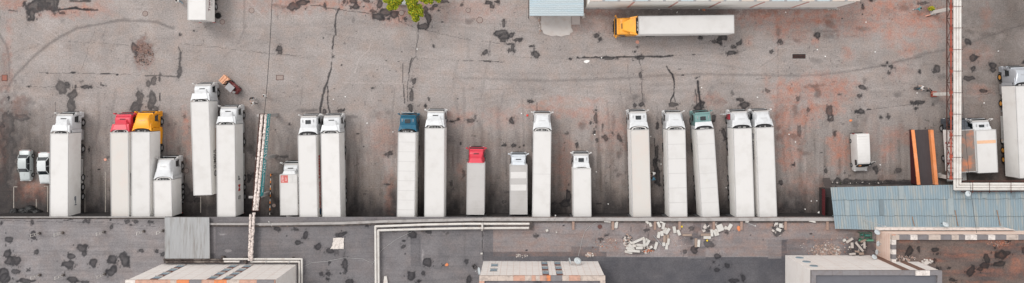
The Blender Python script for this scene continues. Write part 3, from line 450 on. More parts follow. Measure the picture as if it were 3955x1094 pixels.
# ------------------------------------------------------------------ blocks rising from / behind the warehouse roof
def block(name, label, x0, x1, yb, z0, z1, py_ref='base', wallm=None, roofm=None, capm=None, capw=.5, depth=22, inset_roof=.35, cat='building'):
    """x0,x1 photo columns of the top corners, yb photo row of the top edge"""
    a, c = W(x0, yb, z1), W(x1, yb, z1); X0, X1, Y1 = a.x, c.x, a.y; Y0 = Y1 - depth
    t = thing(name, label, cat)
    b = MB(); b.box(((X0 + X1) / 2, (Y0 + Y1) / 2, (z0 + z1 - inset_roof) / 2), (X1 - X0, Y1 - Y0, z1 - inset_roof - z0)); b.build('wall', wallm, t)
    return t, X0, X1, Y0, Y1
def ringcap(t, X0, X1, Y0, Y1, z0, z1, wd, cols, seg=1.1, seed=1, name='parapet'):
    rnd = random.Random(seed); b = MB(); e = .004
    x = X0 - .06
    while x < X1 + .06 - 1e-3:
        l_ = min(X1 + .06 - x, seg * rnd.choice((.5, .8, 1, 1.4))); b.box((x + l_ / 2, Y1 + .06 - wd / 2, (z0 + z1) / 2 + rnd.uniform(-.01, .01)), (l_ - .015, wd, z1 - z0), m=rnd.choices(range(len(cols)), weights=[3, 2, 2] + [1] * (len(cols) - 3) if len(cols) > 3 else None)[0]); x += l_
    for X in (X0 - .06 + wd / 2, X1 + .06 - wd / 2):
        y = Y1 + .06 - wd
        while y > Y0: b.box((X, y - seg / 2, (z0 + z1) / 2 + rnd.uniform(-.01, .01)), (wd, seg - .015, z1 - z0), m=rnd.choices(range(len(cols)), weights=[3, 2, 2] + [1] * (len(cols) - 3) if len(cols) > 3 else None)[0]); y -= seg
    return b.build(name, cols, t)
M_fl = lambda n, c: mat(n, c, .85, var=.18, scale=2.5, dirt=srgb(110, 100, 96), dirt_scale=2, dirt_amt=.5)
c_white, c_salmon, c_grey, c_orange, c_pale = M_fl('cap_white', srgb(214, 206, 200)), M_fl('cap_salmon', srgb(188, 148, 130)), M_fl('cap_grey', srgb(122, 118, 120)), M_fl('cap_orange', srgb(208, 128, 84)), M_fl('cap_stone', srgb(186, 172, 162))
M_roof_plain = mat('roof_dark_felt', srgb(112, 108, 112), .9, var=.15, scale=1.5, bump=.3, dirt=srgb(60, 58, 62), dirt_scale=.5, dirt_amt=.8)
M_win_brick = mat('window_brick', srgb(110, 72, 62), .85, var=.3, scale=8)
def window_band(t, x, wd, Y1, z0, z1, n=4):
    b = MB(); b.box((x, Y1 + .012, (z0 + z1) / 2), (wd, .03, z1 - z0)); b.build('window_recess', M_win_brick, t)
    st = (z1 - z0) / n
    for i in range(n):
        z = z0 + st * (i + .5); w = MB(); w.box((x, Y1 + .04, z), (wd * .92, .03, st * .42)); wi = w.build('window', M_bglass, t)
        f = MB(); f.box((x, Y1 + .075, z - st * .25), (wd * 1.0, .16, .08)); f.build('sill', M_cap, wi)
def joints(t, X0, X1, Y1, z0, z1, sp, vert=True):
    b = MB(); x = X0 + sp
    while x < X1: b.box((x, Y1 + .003, (z0 + z1) / 2), (.05, .006, z1 - z0)); x += sp
    z = z0 + 1.2
    while z < z1: b.box(((X0 + X1) / 2, Y1 + .0035, z), (X1 - X0, .006, .03)); z += 1.2
    return b.build('wall_joints', mat('wall_joint', srgb(206, 190, 182), .9), t)
# bottom-left block
t1, X0, X1, Y0, Y1 = block('tall_block', 'tall pale block with salmon parapet rising from the roof at the bottom left', 485, 1059, 1085, ZR, 13.5, wallm=M_tile)
ringcap(t1, X0, X1, Y0, Y1, 13.1, 13.5, .55, [c_salmon, c_salmon, c_pale, c_white, c_orange, c_grey], 1.5, 4)
b = MB(); b.box(((X0 + X1) / 2, (Y0 + Y1) / 2, 13.2), (X1 - X0 - 1.1, Y1 - Y0 - 1.1, .1)); b.build('roof', M_roof_plain, t1)
for f in (.17, .555, .66): window_band(t1, X0 + (X1 - X0) * f, .95, Y1, ZR + .4, 13.0)
joints(t1, X0, X1, Y1, ZR, 13, 1.5)
# middle block
t2, X0, X1, Y0, Y1 = block('low_block', 'pale tiled block with mottled brick coping at the bottom centre', 1853, 2336, 1068, ZR, 12.9, wallm=M_tile)
ringcap(t2, X0, X1, Y0, Y1, 12.5, 12.9, .6, [c_pale, c_salmon, c_white, c_grey, c_orange], 1.0, 9)
b = MB(); b.box(((X0 + X1) / 2, (Y0 + Y1) / 2, 12.6), (X1 - X0 - 1.2, Y1 - Y0 - 1.2, .1)); b.build('roof', M_roof_plain, t2)
for f in (.53, .642): window_band(t2, X0 + (X1 - X0) * f, .8, Y1, ZR + .1, 12.4, 3)
for z in (7.0, 9.7):
    w_ = MB(); w_.box((X0 + 1.55, Y1 + .02, z), (.85, .04, 1.3)); wi = w_.build('window', M_bglass, t2); f = MB(); f.box((X0 + 1.55, Y1 + .06, z - .7), (.95, .14, .07)); f.box((X0 + 1.55, Y1 + .03, z + .7), (.95, .08, .07)); f.build('frame', M_cap, wi)
joints(t2, X0, X1, Y1, ZR, 12.4, .8)
# right block
t3, X0, X1, Y0, Y1 = block('stair_tower_block', 'pale block with grey coping and round windows at the bottom right', 3136, 3637, 1048, ZR, 13.6, wallm=M_tile)
ringcap(t3, X0, X1, Y0, Y1, 13.2, 13.6, .55, [c_grey, c_grey, c_grey, mat('cap_mid_grey', srgb(125, 122, 124), .85, var=.15)], 2.5, 5)
b = MB(); b.box(((X0 + X1) / 2, (Y0 + Y1) / 2, 13.3), (X1 - X0 - 1.1, Y1 - Y0 - 1.1, .1)); b.build('roof', mat('roof_blue_felt', srgb(100, 100, 106), .9, var=.14, scale=1.2, bump=.3), t3)
b = MB(); b.box((X0 + 13.2, Y1 - .2, 13.66), (1.7, .6, .08)); tag(b.build('coping_sheet', c_white, t3))
for f, z in ((.06, 6.0), (.08, 8.4), (.095, 10.8)):
    b = MB(); b.tube((X0 + 1.3, Y1 - .02, z), (X0 + 1.3, Y1 + .06, z), .5, n=16); b.build('window', M_bglass, t3)
for f in (.745, .87): 
    b = MB(); b.box((X0 + (X1 - X0) * f, Y1 + .015, 9), (.9, .03, 9.0)); b.build('window_recess', mat('rubbly_recess', srgb(120, 92, 80), .9, var=.4, scale=5), t3)
joints(t3, X0, X1, Y1, ZR, 13, 2.2)
# brown-roofed building on the right
ZB = 8.3
t4 = thing('brown_roof_building', 'building with rusty brown roof and checked coping at the lower right corner', 'building')
a = W(3446, 909, ZB + .4); X0, Y1 = a.x, a.y; X1 = W(4150, 909, ZB).x; Y0 = Y1 - 14
b = MB(); b.box(((X0 + X1) / 2, (Y0 + Y1) / 2, (ZB - .1) / 2), (X1 - X0, Y1 - Y0, ZB - .1)); b.build('wall', M_pink, t4)
b = MB(); x = X0; rnd = random.Random(3); k = 0
while x < X1: l_ = rnd.choice((.9, 1.5, 1.9)) if k % 2 == 0 else rnd.choice((.8, .9, 1.4)); b.box((x + l_ / 2, Y1 - .28, ZB + .15), (l_ - .01, .6, .5), m=(0 if k % 2 else rnd.choice((1, 1, 2)))); x += l_; k += 1
y = Y1 - .6
while y > Y0: b.box((X0 + .24, y - .3, ZB + .15), (.52, .6, .5), m=k % 2); y -= .605; k += 1
b.build('parapet', [c_grey, c_white, c_pale], t4)
b = MB(); b.box((X0 + .2, Y1 + .035, ZB + .36), (.5, .05, .12)); b.build('corner_cap', c_orange, t4)
RB = Sheet(3452, 4100, 918, 1190, 2.9, 17)
RB.tile(3380, 840, [(375, 375, 42, 48), (467, 337, 22, 32), (650, 355, 42, 36), (675, 395, 25, 22), (645, 470, 18, 20), (685, 560, 20, 25), (1300, 327, 18, 22), (1215, 430, 28, 48), (1180, 510, 46, 34), (1130, 560, 34, 28), (1040, 580, 50, 55), (1360, 400, 60, 75), (1420, 400, 45, 36), (1350, 500, 72, 34), (808, 557, 15, 14), (835, 685, 60, 26), (1605, 360, 15, 30), (1440, 250, 18, 18)], (), [(1380, 270, 120, 50, 1), (1560, 520, 80, 80, 1), (340, 250, 80, 20, .8), (1400, 440, 60, 30, .9), (1500, 470, 40, 40, .9)], (), 2.807)
RB.ch[1] = np.maximum(RB.ch[1], np.clip((vnoise(RB.X.shape, 5, 26, 2, 4) - .46) * 2.6, 0, .75)); RB.ch[3] = np.clip((vnoise(RB.X.shape, 12, 40, 12, 3) - .4) * 2, 0, .8)
RB.build('roof', ZB, sheet_mat('rusty_roof_felt', srgb(104, 92, 87), srgb(22, 21, 23), srgb(146, 96, 78), srgb(72, 65, 65), .24), parent=t4)
# ledge of the low building in front of it
b = MB(); a, c = W(3384, 879, 6.0), W(3920, 889, 6.0); b.prism([(p.x, p.y) for p in (W(3384, 879, 6), W(3890, 881, 6), W(3925, 890, 6), W(3384, 890, 6))], 0, 6.0)
o = b.build('ledge', c_white, t4)
# pink side wall visible left of it belongs to the same building: joints
b = MB()
for k in range(1, 14): b.box((X0 - .004, (Y0 + Y1) / 2, .6 * k), (.008, Y1 - Y0, .02))
b.build('wall_joints', mat('pink_joint', srgb(196, 150, 134), .9), t4)
# blue ribbed roof
M_blue = mat('faded_blue_steel', srgb(122, 139, 148), .55, .0, var=.1, scale=1.0, streak=(2.4, .16, 1), dirt=srgb(156, 152, 142), dirt_scale=.9, dirt_amt=.8)
t5 = thing('metal_roofed_annex', 'annex under a faded blue ribbed metal roof beside the orange ramp', 'building')
corrugated('roof', W(3208, 724, 4.3), W(4060, 706, 4.3), W(4060, 905, 5.5), W(3226, 884, 5.5), 88, .04, M_blue, t5)
b = MB(); a = W(3226, 740, 4); c = W(4060, 880, 4); b.box(((a.x + c.x) / 2, (a.y + c.y) / 2 - .6, 2.05), (c.x - a.x, a.y - c.y - 1.0, 4.0)); b.build('wall', M_wall_dark, t5)
b = MB()
for i in range(20):
    f = random.random(); p = W(3240 + 720 * f, 722 - 12 * f + random.uniform(10, 150), 5.05 + 0); 
for x, y0, y1 in ((3520, 836, 872), (3688, 812, 872), (3850, 812, 870)):
    pa, pb = W(x, y0, 5.0), W(x + 5, y1, 5.0)
    z = lambda p: 4.3 + (1.2) * ((724 - 0) * 0 + min(1, max(0, (W(0, 722, 4.3).y - p.y) / (W(0, 722, 4.3).y - W(0, 890, 5.5).y)))) + .075
    b.add([(pa.x - .06, pa.y, z(pa)), (pb.x - .05, pb.y, z(pb)), (pb.x + .05, pb.y, z(pb)), (pa.x + .06, pa.y, z(pa))], [(0, 1, 2, 3)])
b.build('rust_streak', mat('rust_run', srgb(134, 104, 80), .9, var=.3), t5)
b = MB()
for f in (.3, .66):   # sheet overlaps and a few replaced sheets
    p, q_ = W(3213, 724 + 165 * f, 4.3 + 1.2 * f), W(4060, 708 + 195 * f, 4.3 + 1.2 * f); n = 60
    for i in range(n): a, c = p.lerp(q_, i / n), p.lerp(q_, (i + 1) / n); dz = random.uniform(.085, .1); o_ = random.uniform(-.05, .05); b.add([(a.x, a.y - .03 + o_, a.z + dz), (c.x, c.y - .03 + o_, c.z + dz), (c.x, c.y + .03 + o_, c.z + dz), (a.x, a.y + .03 + o_, a.z + dz)], [(0, 1, 2, 3)])
b.build('roof_seam', mat('sheet_overlap', srgb(98, 110, 114), .7, var=.3), t5)
for x in (3262, 3395, 3470, 3660, 3790, 3905):
    b = MB(); f0, f1 = random.choice(((0, .3), (.3, .66), (.66, 1))); w_ = random.uniform(10, 22)
    P = [W(xx_, 724 - (xx_ - 3208) * .021 * (1 - f) + 165 * f + (xx_ - 3226) * .025 * f * 0, 4.3 + 1.2 * f) for xx_, f in ((x, f0), (x + w_, f0), (x + w_ + 2, f1), (x + 2, f1))]
    b.add([p + Vector((0, 0, .082)) for p in P], [(3, 2, 1, 0)]); b.build('replaced_sheet', (mat('sheet_pale', srgb(142, 152, 155), .6, var=.12), mat('sheet_dull', srgb(112, 124, 130), .6, var=.12))[x % 2], t5)
# ------------------------------------------------------------------ top building and shed
t6 = thing('white_panel_building', 'white panel building with thin red joints along the top edge of the yard', 'building')
a = W(2262, 30, 0); c = W(3228, 28, 0); X0, X1, Y0 = a.x, c.x, a.y; Y1 = Y0 + 14; HB = 6.6
b = MB(); b.box(((X0 + X1) / 2, (Y0 + Y1) / 2, HB / 2 - .1), (X1 - X0, Y1 - Y0, HB - .2)); b.build('wall', mat('white_panel', srgb(244, 241, 236), .7, var=.02, scale=.5, dirt=srgb(226, 220, 212), dirt_scale=.4, dirt_amt=.4), t6)
for x in (2422, 2580, 2735, 2895, 3055):
    p = W(x, 30, 0); b = MB(); b.box((p.x, Y0 - .02, HB / 2 - .1), (.16, .05, HB - .25)); b.box((p.x + .1, Y0 - .03, HB / 2 - .1), (.07, .08, HB - .25)); b.build('panel_joint', mat('red_joint', srgb(206, 160, 152), .8, var=.2), t6)
b = MB(); b.box(((X0 + X1) / 2, Y0 - .1, .1), (X1 - X0 + .2, .22, .2)); b.build('plinth', M_cap, t6)
b = MB(); x = X0; k = 0
pb_ = mat('pale_blue_coping', srgb(190, 205, 212), .8)
while x < X1: l_ = (1.6, .35)[k % 2]; b.box((x + l_ / 2, Y0 + .3, HB), (l_ - .01, .5, .3), m=(rnd.choice((0, 1, 2)) if k % 2 == 0 else 3)); x += l_; k += 1
b.build('parapet', [mat('coping_white', srgb(196, 192, 188), .85), mat('cap_pale_salmon', srgb(200, 184, 174), .85), mat('coping_blue_white', srgb(182, 190, 194), .85), mat('cap_soft_grey', srgb(150, 148, 150), .85)], t6)
b = MB(); b.box(((X0 + X1) / 2, (Y0 + Y1) / 2, HB - .1), (X1 - X0 - 1, Y1 - Y0 - 1, .06)); b.build('roof', M_roof_plain, t6)
t7 = thing('blue_roofed_shed', 'small shed with pale blue ribbed roof above the concrete pad', 'shed')
M_blue2 = mat('pale_blue_steel', srgb(176, 186, 190), .5, var=.08, scale=.8, streak=(.2, 2.5, 1), dirt=srgb(164, 188, 200), dirt_scale=.7, dirt_amt=.6)
corrugated('roof', W(2045, 62, 3.2), W(2045, -60, 3.4), W(2254, -60, 3.4), W(2254, 62, 3.2), 16, .07, M_blue2, t7)
a, c = W(2052, 44, 3.1), W(2250, -58, 3.1); b = MB(); b.box(((a.x + c.x) / 2, (a.y + c.y) / 2, 1.52), (c.x - a.x, c.y - a.y, 3.02)); b.build('wall', M_plaster, t7)
b = MB(); b.box((W(2150, 44, 3.1).x, a.y - .03, 1.05), (1.2, .06, 2.1)); b.build('door', mat('grey_door', (.2, .21, .22, 1), .5), t7)
b = MB(); p = W(2042, 62, 3.1); b.tube((p.x, p.y, .1), (p.x, p.y, 3.1), .05); b.tube((p.x, p.y, 3.1), (p.x, p.y + 4, 3.15), .05); b.build('gutter', M_lip, t7)
# ------------------------------------------------------------------ lorries
def paint(name, c): return mat(name, c, .38, var=.06, scale=1.5, spec=.45, dirt=tuple(.55 * k + .45 * g for k, g in zip(c[:3], (.16, .145, .135))) + (1,), dirt_scale=1.6, dirt_amt=.45)
M_body = mat('white_trailer_panel', srgb(206, 204, 202), .5, var=.025, scale=.5, dirt=srgb(180, 176, 171), dirt_scale=.6, dirt_amt=.32)
M_side = mat('white_side_panel', srgb(238, 236, 233), .45, var=.02, scale=.5, dirt=srgb(214, 208, 202), dirt_scale=.6, dirt_amt=.4)  # lighter than the roof panels, side brightness put into the colour
M_body2 = mat('grey_white_panel', srgb(180, 177, 175), .55, var=.04, scale=.6, dirt=srgb(164, 160, 156), dirt_scale=.5, dirt_amt=.5)
M_body3 = mat('cream_trailer_panel', srgb(197, 193, 188), .5, var=.03, scale=.5, dirt=srgb(202, 188, 180), dirt_scale=.4, dirt_amt=.5)
M_rail = mat('roof_rail', srgb(178, 177, 176), .45, var=.05)
M_seam = mat('roof_seam', srgb(182, 180, 178), .6)
CAB = {'white': paint('cab_white', srgb(206, 208, 210)), 'red': paint('cab_red', srgb(204, 56, 74)), 'yellow': paint('cab_yellow', srgb(238, 158, 10)), 'teal': paint('cab_teal', srgb(4, 84, 110)), 'mint': paint('cab_mint', srgb(108, 142, 140)), 'grey': paint('cab_grey_blue', srgb(198, 204, 210)), 'orange': paint('cab_orange', srgb(236, 162, 50)), 'silver': mat('cab_silver', srgb(186, 190, 196), .3, .4, var=.1), 'dark': paint('cab_dark', srgb(70, 76, 84))}
M_rim = mat('wheel_rim', (.45, .45, .46, 1), .45, .5, var=.15); M_rimo = mat('orange_rim', srgb(200, 140, 60), .5)
M_red = mat('lamp_red', srgb(170, 20, 20), .3); M_amber = mat('lamp_amber', srgb(230, 130, 30), .3); M_lens = mat('lamp_lens', (.75, .76, .78, 1), .15, spec=.8)
def wheel_proto(r, wd, rim=M_rim):
    b = MB(); n = 20; S = [(0.62 * r, .0), (.9 * r, 0), (r, .045), (r, wd - .045), (.9 * r, wd), (.62 * r, wd)]
    secs = []
    for i in range(n):
        a = 2 * math.pi * i / n; secs.append([(w_ - wd / 2, q * math.cos(a), q * math.sin(a)) for q, w_ in S])
    vs = [p for s_ in secs for p in s_]; m_ = len(S); fs = []
    for i in range(n):
        for j in range(m_): fs.append((i * m_ + j, i * m_ + (j + 1) % m_, ((i + 1) % n) * m_ + (j + 1) % m_, ((i + 1) % n) * m_ + j))
    b.add(vs, fs, 0, True); o = b.build('wheel', M_black)
    h = MB(); h.tube((-wd * .36, 0, 0), (wd * .36, 0, 0), .62 * r, n=16); h.tube((-wd * .5, 0, 0), (wd * .5, 0, 0), .2 * r, n=10); h.build('rim', rim, o)
    return o
def wheels(t, spots, proto):
    for i, (x, y, z) in enumerate(spots):
        c = copy_tree(proto, t); c.location = (x, y, z)
W_BIG = wheel_proto(.5, .32); W_MED = wheel_proto(.44, .28); W_CAR = wheel_proto(.31, .2); W_ORG = wheel_proto(.5, .32, M_rimo); W_SML = wheel_proto(.26, .2)
PROTOS = [W_BIG, W_MED, W_CAR, W_ORG, W_SML]
def cab_parts(t, y0, L, col, style, zr=3.05, hw=1.22, door_open=None, visor=True, hatch=True, lightbar=False, top2=None):
    """cab whose bumper is at local y0 and which runs back by L"""
    M_ = CAB[col]; y = lambda d: y0 - d
    b = MB(); b.loft([rr(y(0), hw - .1, .42, 1.05), rr(y(.05), hw, .38, 1.25), rr(y(.7), hw, .4, 1.3), rr(y(.75), hw, .95, 1.3)][:4], 0)
    b.loft([rr(y(.02), hw - .12, .9, 1.5, hw - .14, .1), rr(y(.1), hw - .02, .9, 1.75, hw - .06, .12), rr(y(.42), hw, .95, zr - .35, hw - .1, .15), rr(y(.58), hw, .95, zr - .08, hw - .12, .2),
            rr(y(.85), hw, .95, zr, hw - .1, .2), rr(y(L - .08), hw, 1.0, zr, hw - .08, .2), rr(y(L), hw - .05, 1.05, zr - .06, hw - .14, .2)][:], 0, True)
    cab = b.build('cab', M_, t)
    g = MB(); g.add([(-(hw - .12), y(.095 - .03), 1.74), (hw - .12, y(.095 - .03), 1.74), (hw - .2, y(.40 - .03), zr - .42), (-(hw - .2), y(.40 - .03), zr - .42)], [(3, 2, 1, 0), (0, 1, 2, 3)][:1])
    g.box((0, y(.24), (1.74 + zr - .42) / 2), (2 * hw - .3, .03, zr - 2.2), rx=math.atan2(.305, zr - 2.16)); g.build('windscreen', M_glass, cab)
    for s in (-1, 1):
        g = MB(); xx_ = s * (hw - .015)
        g.add([(xx_ + s * .025, y(.48), 1.75), (xx_ + s * .025, y(1.35), 1.75), (xx_ - s * .055, y(1.35), 2.5), (xx_ - s * .055, y(.62), 2.5)], [(0, 1, 2, 3) if s > 0 else (3, 2, 1, 0)])
        g.build('side_window', M_glass, cab)
        d = MB(); d.box((s * (hw + .004), y(.46), 1.6), (.012, .025, 1.2)); d.box((s * (hw + .004), y(1.42), 1.6), (.012, .025, 1.2)); d.box((s * (hw + .02), y(1.25), 1.55), (.04, .16, .05)); d.build('door_seam', M_dark, cab)
        mi = MB(); mi.box((s * (hw + .2), y(.1), 2.35), (.24, .16, .62), ch=.05); mi.path([(s * (hw - .1), y(.3), 2.6), (s * (hw + .18), y(.12), 2.62)], .03, 6); mi.path([(s * (hw - .1), y(.3), 2.05), (s * (hw + .18), y(.12), 2.1)], .03, 6); mi.build('mirror', M_ if col != 'white' else M_body, t)
        h = MB(); h.box((s * (hw - .32), y(-.005), .85), (.4, .08, .26), ch=.03); h.build('headlight', M_lens, t)
    if visor:
        v = MB(); v.loft([rr(y(.22), hw - .2, zr - .42, zr - .38, None, .02), rr(y(.44), hw - .16, zr - .3, zr - .24, None, .02)]); v.build('sun_visor', M_ if col != 'white' else M_body2, cab)
    br = MB(); br.box((0, y(-.03), 1.25), (2 * hw - .6, .05, .5)); br.box((0, y(-.03), .62), (1.0, .05, .2)); br.build('grille', M_dark, cab)
    if style == 'hatch':
        h = MB(); h.box((-.02, y(1.05), zr + .03), (.72, .52, .07), ch=.02, m=0); h.box((-.02, y(1.05), zr + .07), (.6, .4, .02), m=1); h.build('roof_hatch', [M_dark, M_glass], cab)
        h = MB()
        for s in (-1, 1): h.tube((s * .72, y(.72), zr + .06), (s * .72, y(1.1), zr + .06), .045, n=6)
        h.build('air_horn', M_steel, cab)
    if style in ('aero', 'aero_small'):
        w0 = .62 if style == 'aero' else .8
        d = MB(); d.loft([rr(y(.9), w0, zr - .06, zr + .1, None, .05), rr(y(1.15), w0 + .12, zr - .06, zr + .32, w0 + .02, .1), rr(y(L * .75), hw - .22, zr - .06, zr + .68, hw - .34, .12), rr(y(L + .12), hw - .04, zr - .1, zr + .84, hw - .14, .12)], 0, False)
        d.build('roof_deflector', CAB[top2 or col], cab)
        h = MB(); h.box((0, y(.86), zr + .05), (.72, .14, .12), ch=.03); h.build('roof_hatch', M_dark, cab)
    if style in ('smooth', 'dome'):
        d = MB(); d.loft([rr(y(.38), hw - .3, zr - .2, zr - .02, None, .06), rr(y(.55), hw - .16, zr - .15, zr + .3, hw - .4, .15), rr(y(1.0), hw - .1, zr - .1, zr + .62, hw - .35, .2), rr(y(L - .3), hw - .03, zr - .1, zr + .72, hw - .16, .15), rr(y(L), hw - .03, zr - .1, zr + .7, hw - .12, .12)], 0, True)
        d.build('high_roof', M_, cab)
        h = MB(); h.box((0, y(1.2), zr + .66 + .02), (.8, .03, .04)); h.build('roof_seam', M_seam, cab)
    if style in ('hatch', 'smooth', 'collar', 'dome', 'aero'):
        zt = zr + {'hatch': .3, 'smooth': .72, 'dome': .7, 'collar': .35, 'aero': .8}[style]; a = []
        for i in range(9):
            q = -1 + 2 * i / 8; a.append((q * (hw + .06), y(L + .42 - .4 * (1 - q * q) ** .5 - .02)))
        f = .62 if style != 'hatch' else .5
        c = MB(); c.prism([(-(hw - .1), y(L - f)), (hw - .1, y(L - f))] + a[::-1], lambda p: zt - .35 if True else 0, lambda p: zt - (.28 if p[1] > y(L - f) - .05 else 0)); c.build('rear_fairing', CAB[top2 or col], cab)
    for s in (-1, 1):
        f = MB(); f.box((s * (hw - .03), y(L + .2), 2.05), (.05, .42, 2.2)); f.build('side_fairing', CAB[top2 or col], t)
    if lightbar:
        l_ = MB(); l_.tube((-.8, y(-.12), zr + .1), (.8, y(-.12), zr + .1), .05, n=8)
        for q in (-.75, -.25, .25, .75): l_.tube((q, y(-.12), zr - .3), (q, y(-.12), zr + .1), .025, n=6); l_.box((q, y(-.2), zr + .12), (.24, .1, .16), ch=.03)
        l_.build('light_bar', M_steel, t)
    if door_open:
        s = door_open; d = MB(); d.box((0, -.45, 0), (.06, .95, 1.7), m=0); d.box((s * .035, -.5, .45), (.02, .7, .6), m=1)
        o = d.build('open_door', [M_, M_glass], t); o.location = (s * (hw + .02), y(.45), 1.75); o.rotation_euler = (0, 0, s * R(82))
        q = MB(); q.box((s * (hw - .01), y(.9), 1.7), (.05, .8, 1.4)); q.build('seat_cover', CAB['red'], cab)
    return cab
def lorry(label, p, col='white', style='aero', z=4.0, box=False, bodym=None, ribs=0, zr=3.05, kind=None, cabx=0, fridge=True, band=None, ledge=None, rails=True, skirt=None, wproto=None, cat=None, group=None, ribm=None, **kw):
    """p = (front-left x, front-right x, front y, rear-left x, rear-right x, rear y, cab front y) of the trailer roof in the photograph"""
    fl, fr_, rl, rr_ = W(p[0], p[2], z), W(p[1], p[2], z), W(p[3], p[5], z), W(p[4], p[5], z)
    f, r = (fl + fr_) / 2, (rl + rr_) / 2; wd = ((fr_ - fl).length + (rr_ - rl).length) / 2; d = f - r; d.z = 0; L = d.length; rz = math.atan2(-d.x, d.y)
    cf = W(p[0], p[6], 2.6); CL = (cf.y - f.y)  # bumper distance ahead of the body
    return lorry_at(label, (r.x, r.y), rz, wd, L, CL, col, style, z, box, bodym, ribs, zr, kind, cabx, fridge, band, ledge, rails, skirt, wproto, cat, group, ribm, **kw)
def lorry_at(label, loc, rz, wd, L, CL, col, style, z, box, bodym, ribs, zr, kind, cabx, fridge, band, ledge, rails, skirt, wproto, cat, group, ribm, **kw):
    t = thing(kind or ('box_truck' if box else 'semi_truck'), label, cat or ('box truck' if box else 'semi truck'), (loc[0], loc[1], 0), rz, group or 'trucks parked in the yard')
    bodym = bodym or M_body; hw = wd / 2; zb = 1.12 if not box else 1.0
    b = MB(); b.box((0, L / 2, (z - .05 + zb) / 2), (wd, L, z - .05 - zb), ch=.04)
    if box is False: b.box((0, L / 2, zb - .04), (wd - .1, L - .1, .1))
    body = b.build('cargo_box' if box else 'trailer', M_side, t)
    rp = MB(); rp.box((0, L / 2, z - .052), (wd - .13, L - .13, .014)); rp.build('roof_panel', bodym, body)
    r_ = MB()
    for s in (-1, 1): r_.box((s * (hw - .03), L / 2, z - .03), (.07, L - .02, .07))
    for yy_ in (.035, L - .035): r_.box((0, yy_, z - .032), (wd - .14, .07, .06))
    if rails: r_.build('edge_rail', M_rail, body)
    if ribs:
        q = MB()
        for i in range(1, ribs): q.box((0, L * i / ribs, z - .04), (wd - .16, .045, .02))
        q.build('roof_seam', ribm or M_seam, body)
    dd = MB(); dd.box((0, -.012, (z + zb) / 2), (.03, .03, z - zb - .2))
    for s in (-1, 1):
        for q in (.35, .75): dd.tube((s * q * hw * 1.0, -.03, zb + .1), (s * q * hw, -.03, z - .15), .02, n=6)
    dd.build('door_bars', M_steel, body)
    if band is not None:
        q = MB(); q.box((0, L - band[0], z - .038), (wd - .16, band[1], .012)); q.build('roof_band', band[2], body)
    if ledge:
        q = MB(); q.box((0, -ledge[0] / 2, zb + .1), (wd * .94, ledge[0], .09), ch=.02); q.build('tail_lift', ledge[1], t)
    ch = MB()
    for s in (-1, 1): ch.box((s * .42, L / 2 + .3, .88), (.14, L + .4, .24))
    ch.box((0, .12, .55), (2.2, .12, .16)); ch.box((0, L * .5, .95), (.5, L * .9, .1)); 
    for q in range(4): ch.box((0, .8 + q * (L - 1.6) / 3, .95), (2.2, .1, .12))
    ch.build('chassis', M_dark, t)
    for s in (-1, 1):
        q = MB(); q.box((s * .95, .02, .72), (.36, .08, .14)); q.build('tail_lamp', M_red, t)
    cabL = CL - (.48 if not box else .12)
    cabL = max(1.55, min(cabL, 2.6)); y0 = L + CL
    cp = thing_parent = t
    kw.setdefault('hw', min(1.24, hw + .0) if not box else hw - .08)
    cab = cab_parts(t, y0, cabL, col, style, zr=zr, **kw)
    wp = wproto or (W_MED if box else W_BIG); rw = .44 if box else .5; hx = min(1.06, hw - .18) if not box else hw - .2
    c2 = MB()
    for s in (-1, 1): c2.box((s * .4, y0 - 3.2, .78), (.12, 5.6 if not box else 3.0, .26))
    c2.box((0, y0 - 1.45, .5), (2.0, .12, .12)); c2.box((0, y0 - 1.1, .85), (1.0, 1.6, .5)); c2.build('tractor_frame', M_dark, t)
    if not box:
        for s in (-1, 1):
            k = MB(); k.box((s * .98, y0 - 3.1, .72), (.5, 1.5, .6), ch=.12); k.build('fuel_tank', skirt or M_steel, t)
            for q in (y0 - 5.05,):
                m_ = MB(); A = [(s * 1.02, q + .62 * math.cos(R(a)), .5 + .62 * math.sin(R(a))) for a in range(0, 181, 30)]
                for a, c in zip(A[:-1], A[1:]): m_.add([(a[0] - .28, a[1], a[2]), (a[0] + .28, a[1], a[2]), (c[0] + .28, c[1], c[2]), (c[0] - .28, c[1], c[2])], [(0, 1, 2, 3)])
                m_.build('mudguard', M_dark, t)
        sp = [(s * hx, y, rw) for s in (-1, 1) for y in (y0 - 1.45, y0 - 5.05, 2.2, 3.5, 4.8)]
        g = MB()
        for s in (-1, 1): g.box((s * .8, L - 3.4, .6), (.12, .12, 1.1)); g.box((s * .8, L - 3.4, .06), (.3, .3, .08))
        g.build('landing_leg', M_steel, t)
        k = MB()
        for s in (-1, 1):
            k = MB(); k.box((s * (hw - .05), L * .52, .85), (.03, L * .3, .12)); k.box((s * (hw - .05), L * .52, .6), (.03, L * .3, .12)); k.box((s * (hw - .07), L * .52, .75), (.03, .1, .4)); k.box((s * (hw - .07), L * .66, .75), (.03, .1, .4)); k.box((s * (hw - .07), L * .38, .75), (.03, .1, .4)); k.build('side_guard', M_rail, t)
    else: sp = [(s * hx, y, rw) for s in (-1, 1) for y in (y0 - 1.35, 1.7)]
    wheels(t, sp, wp)
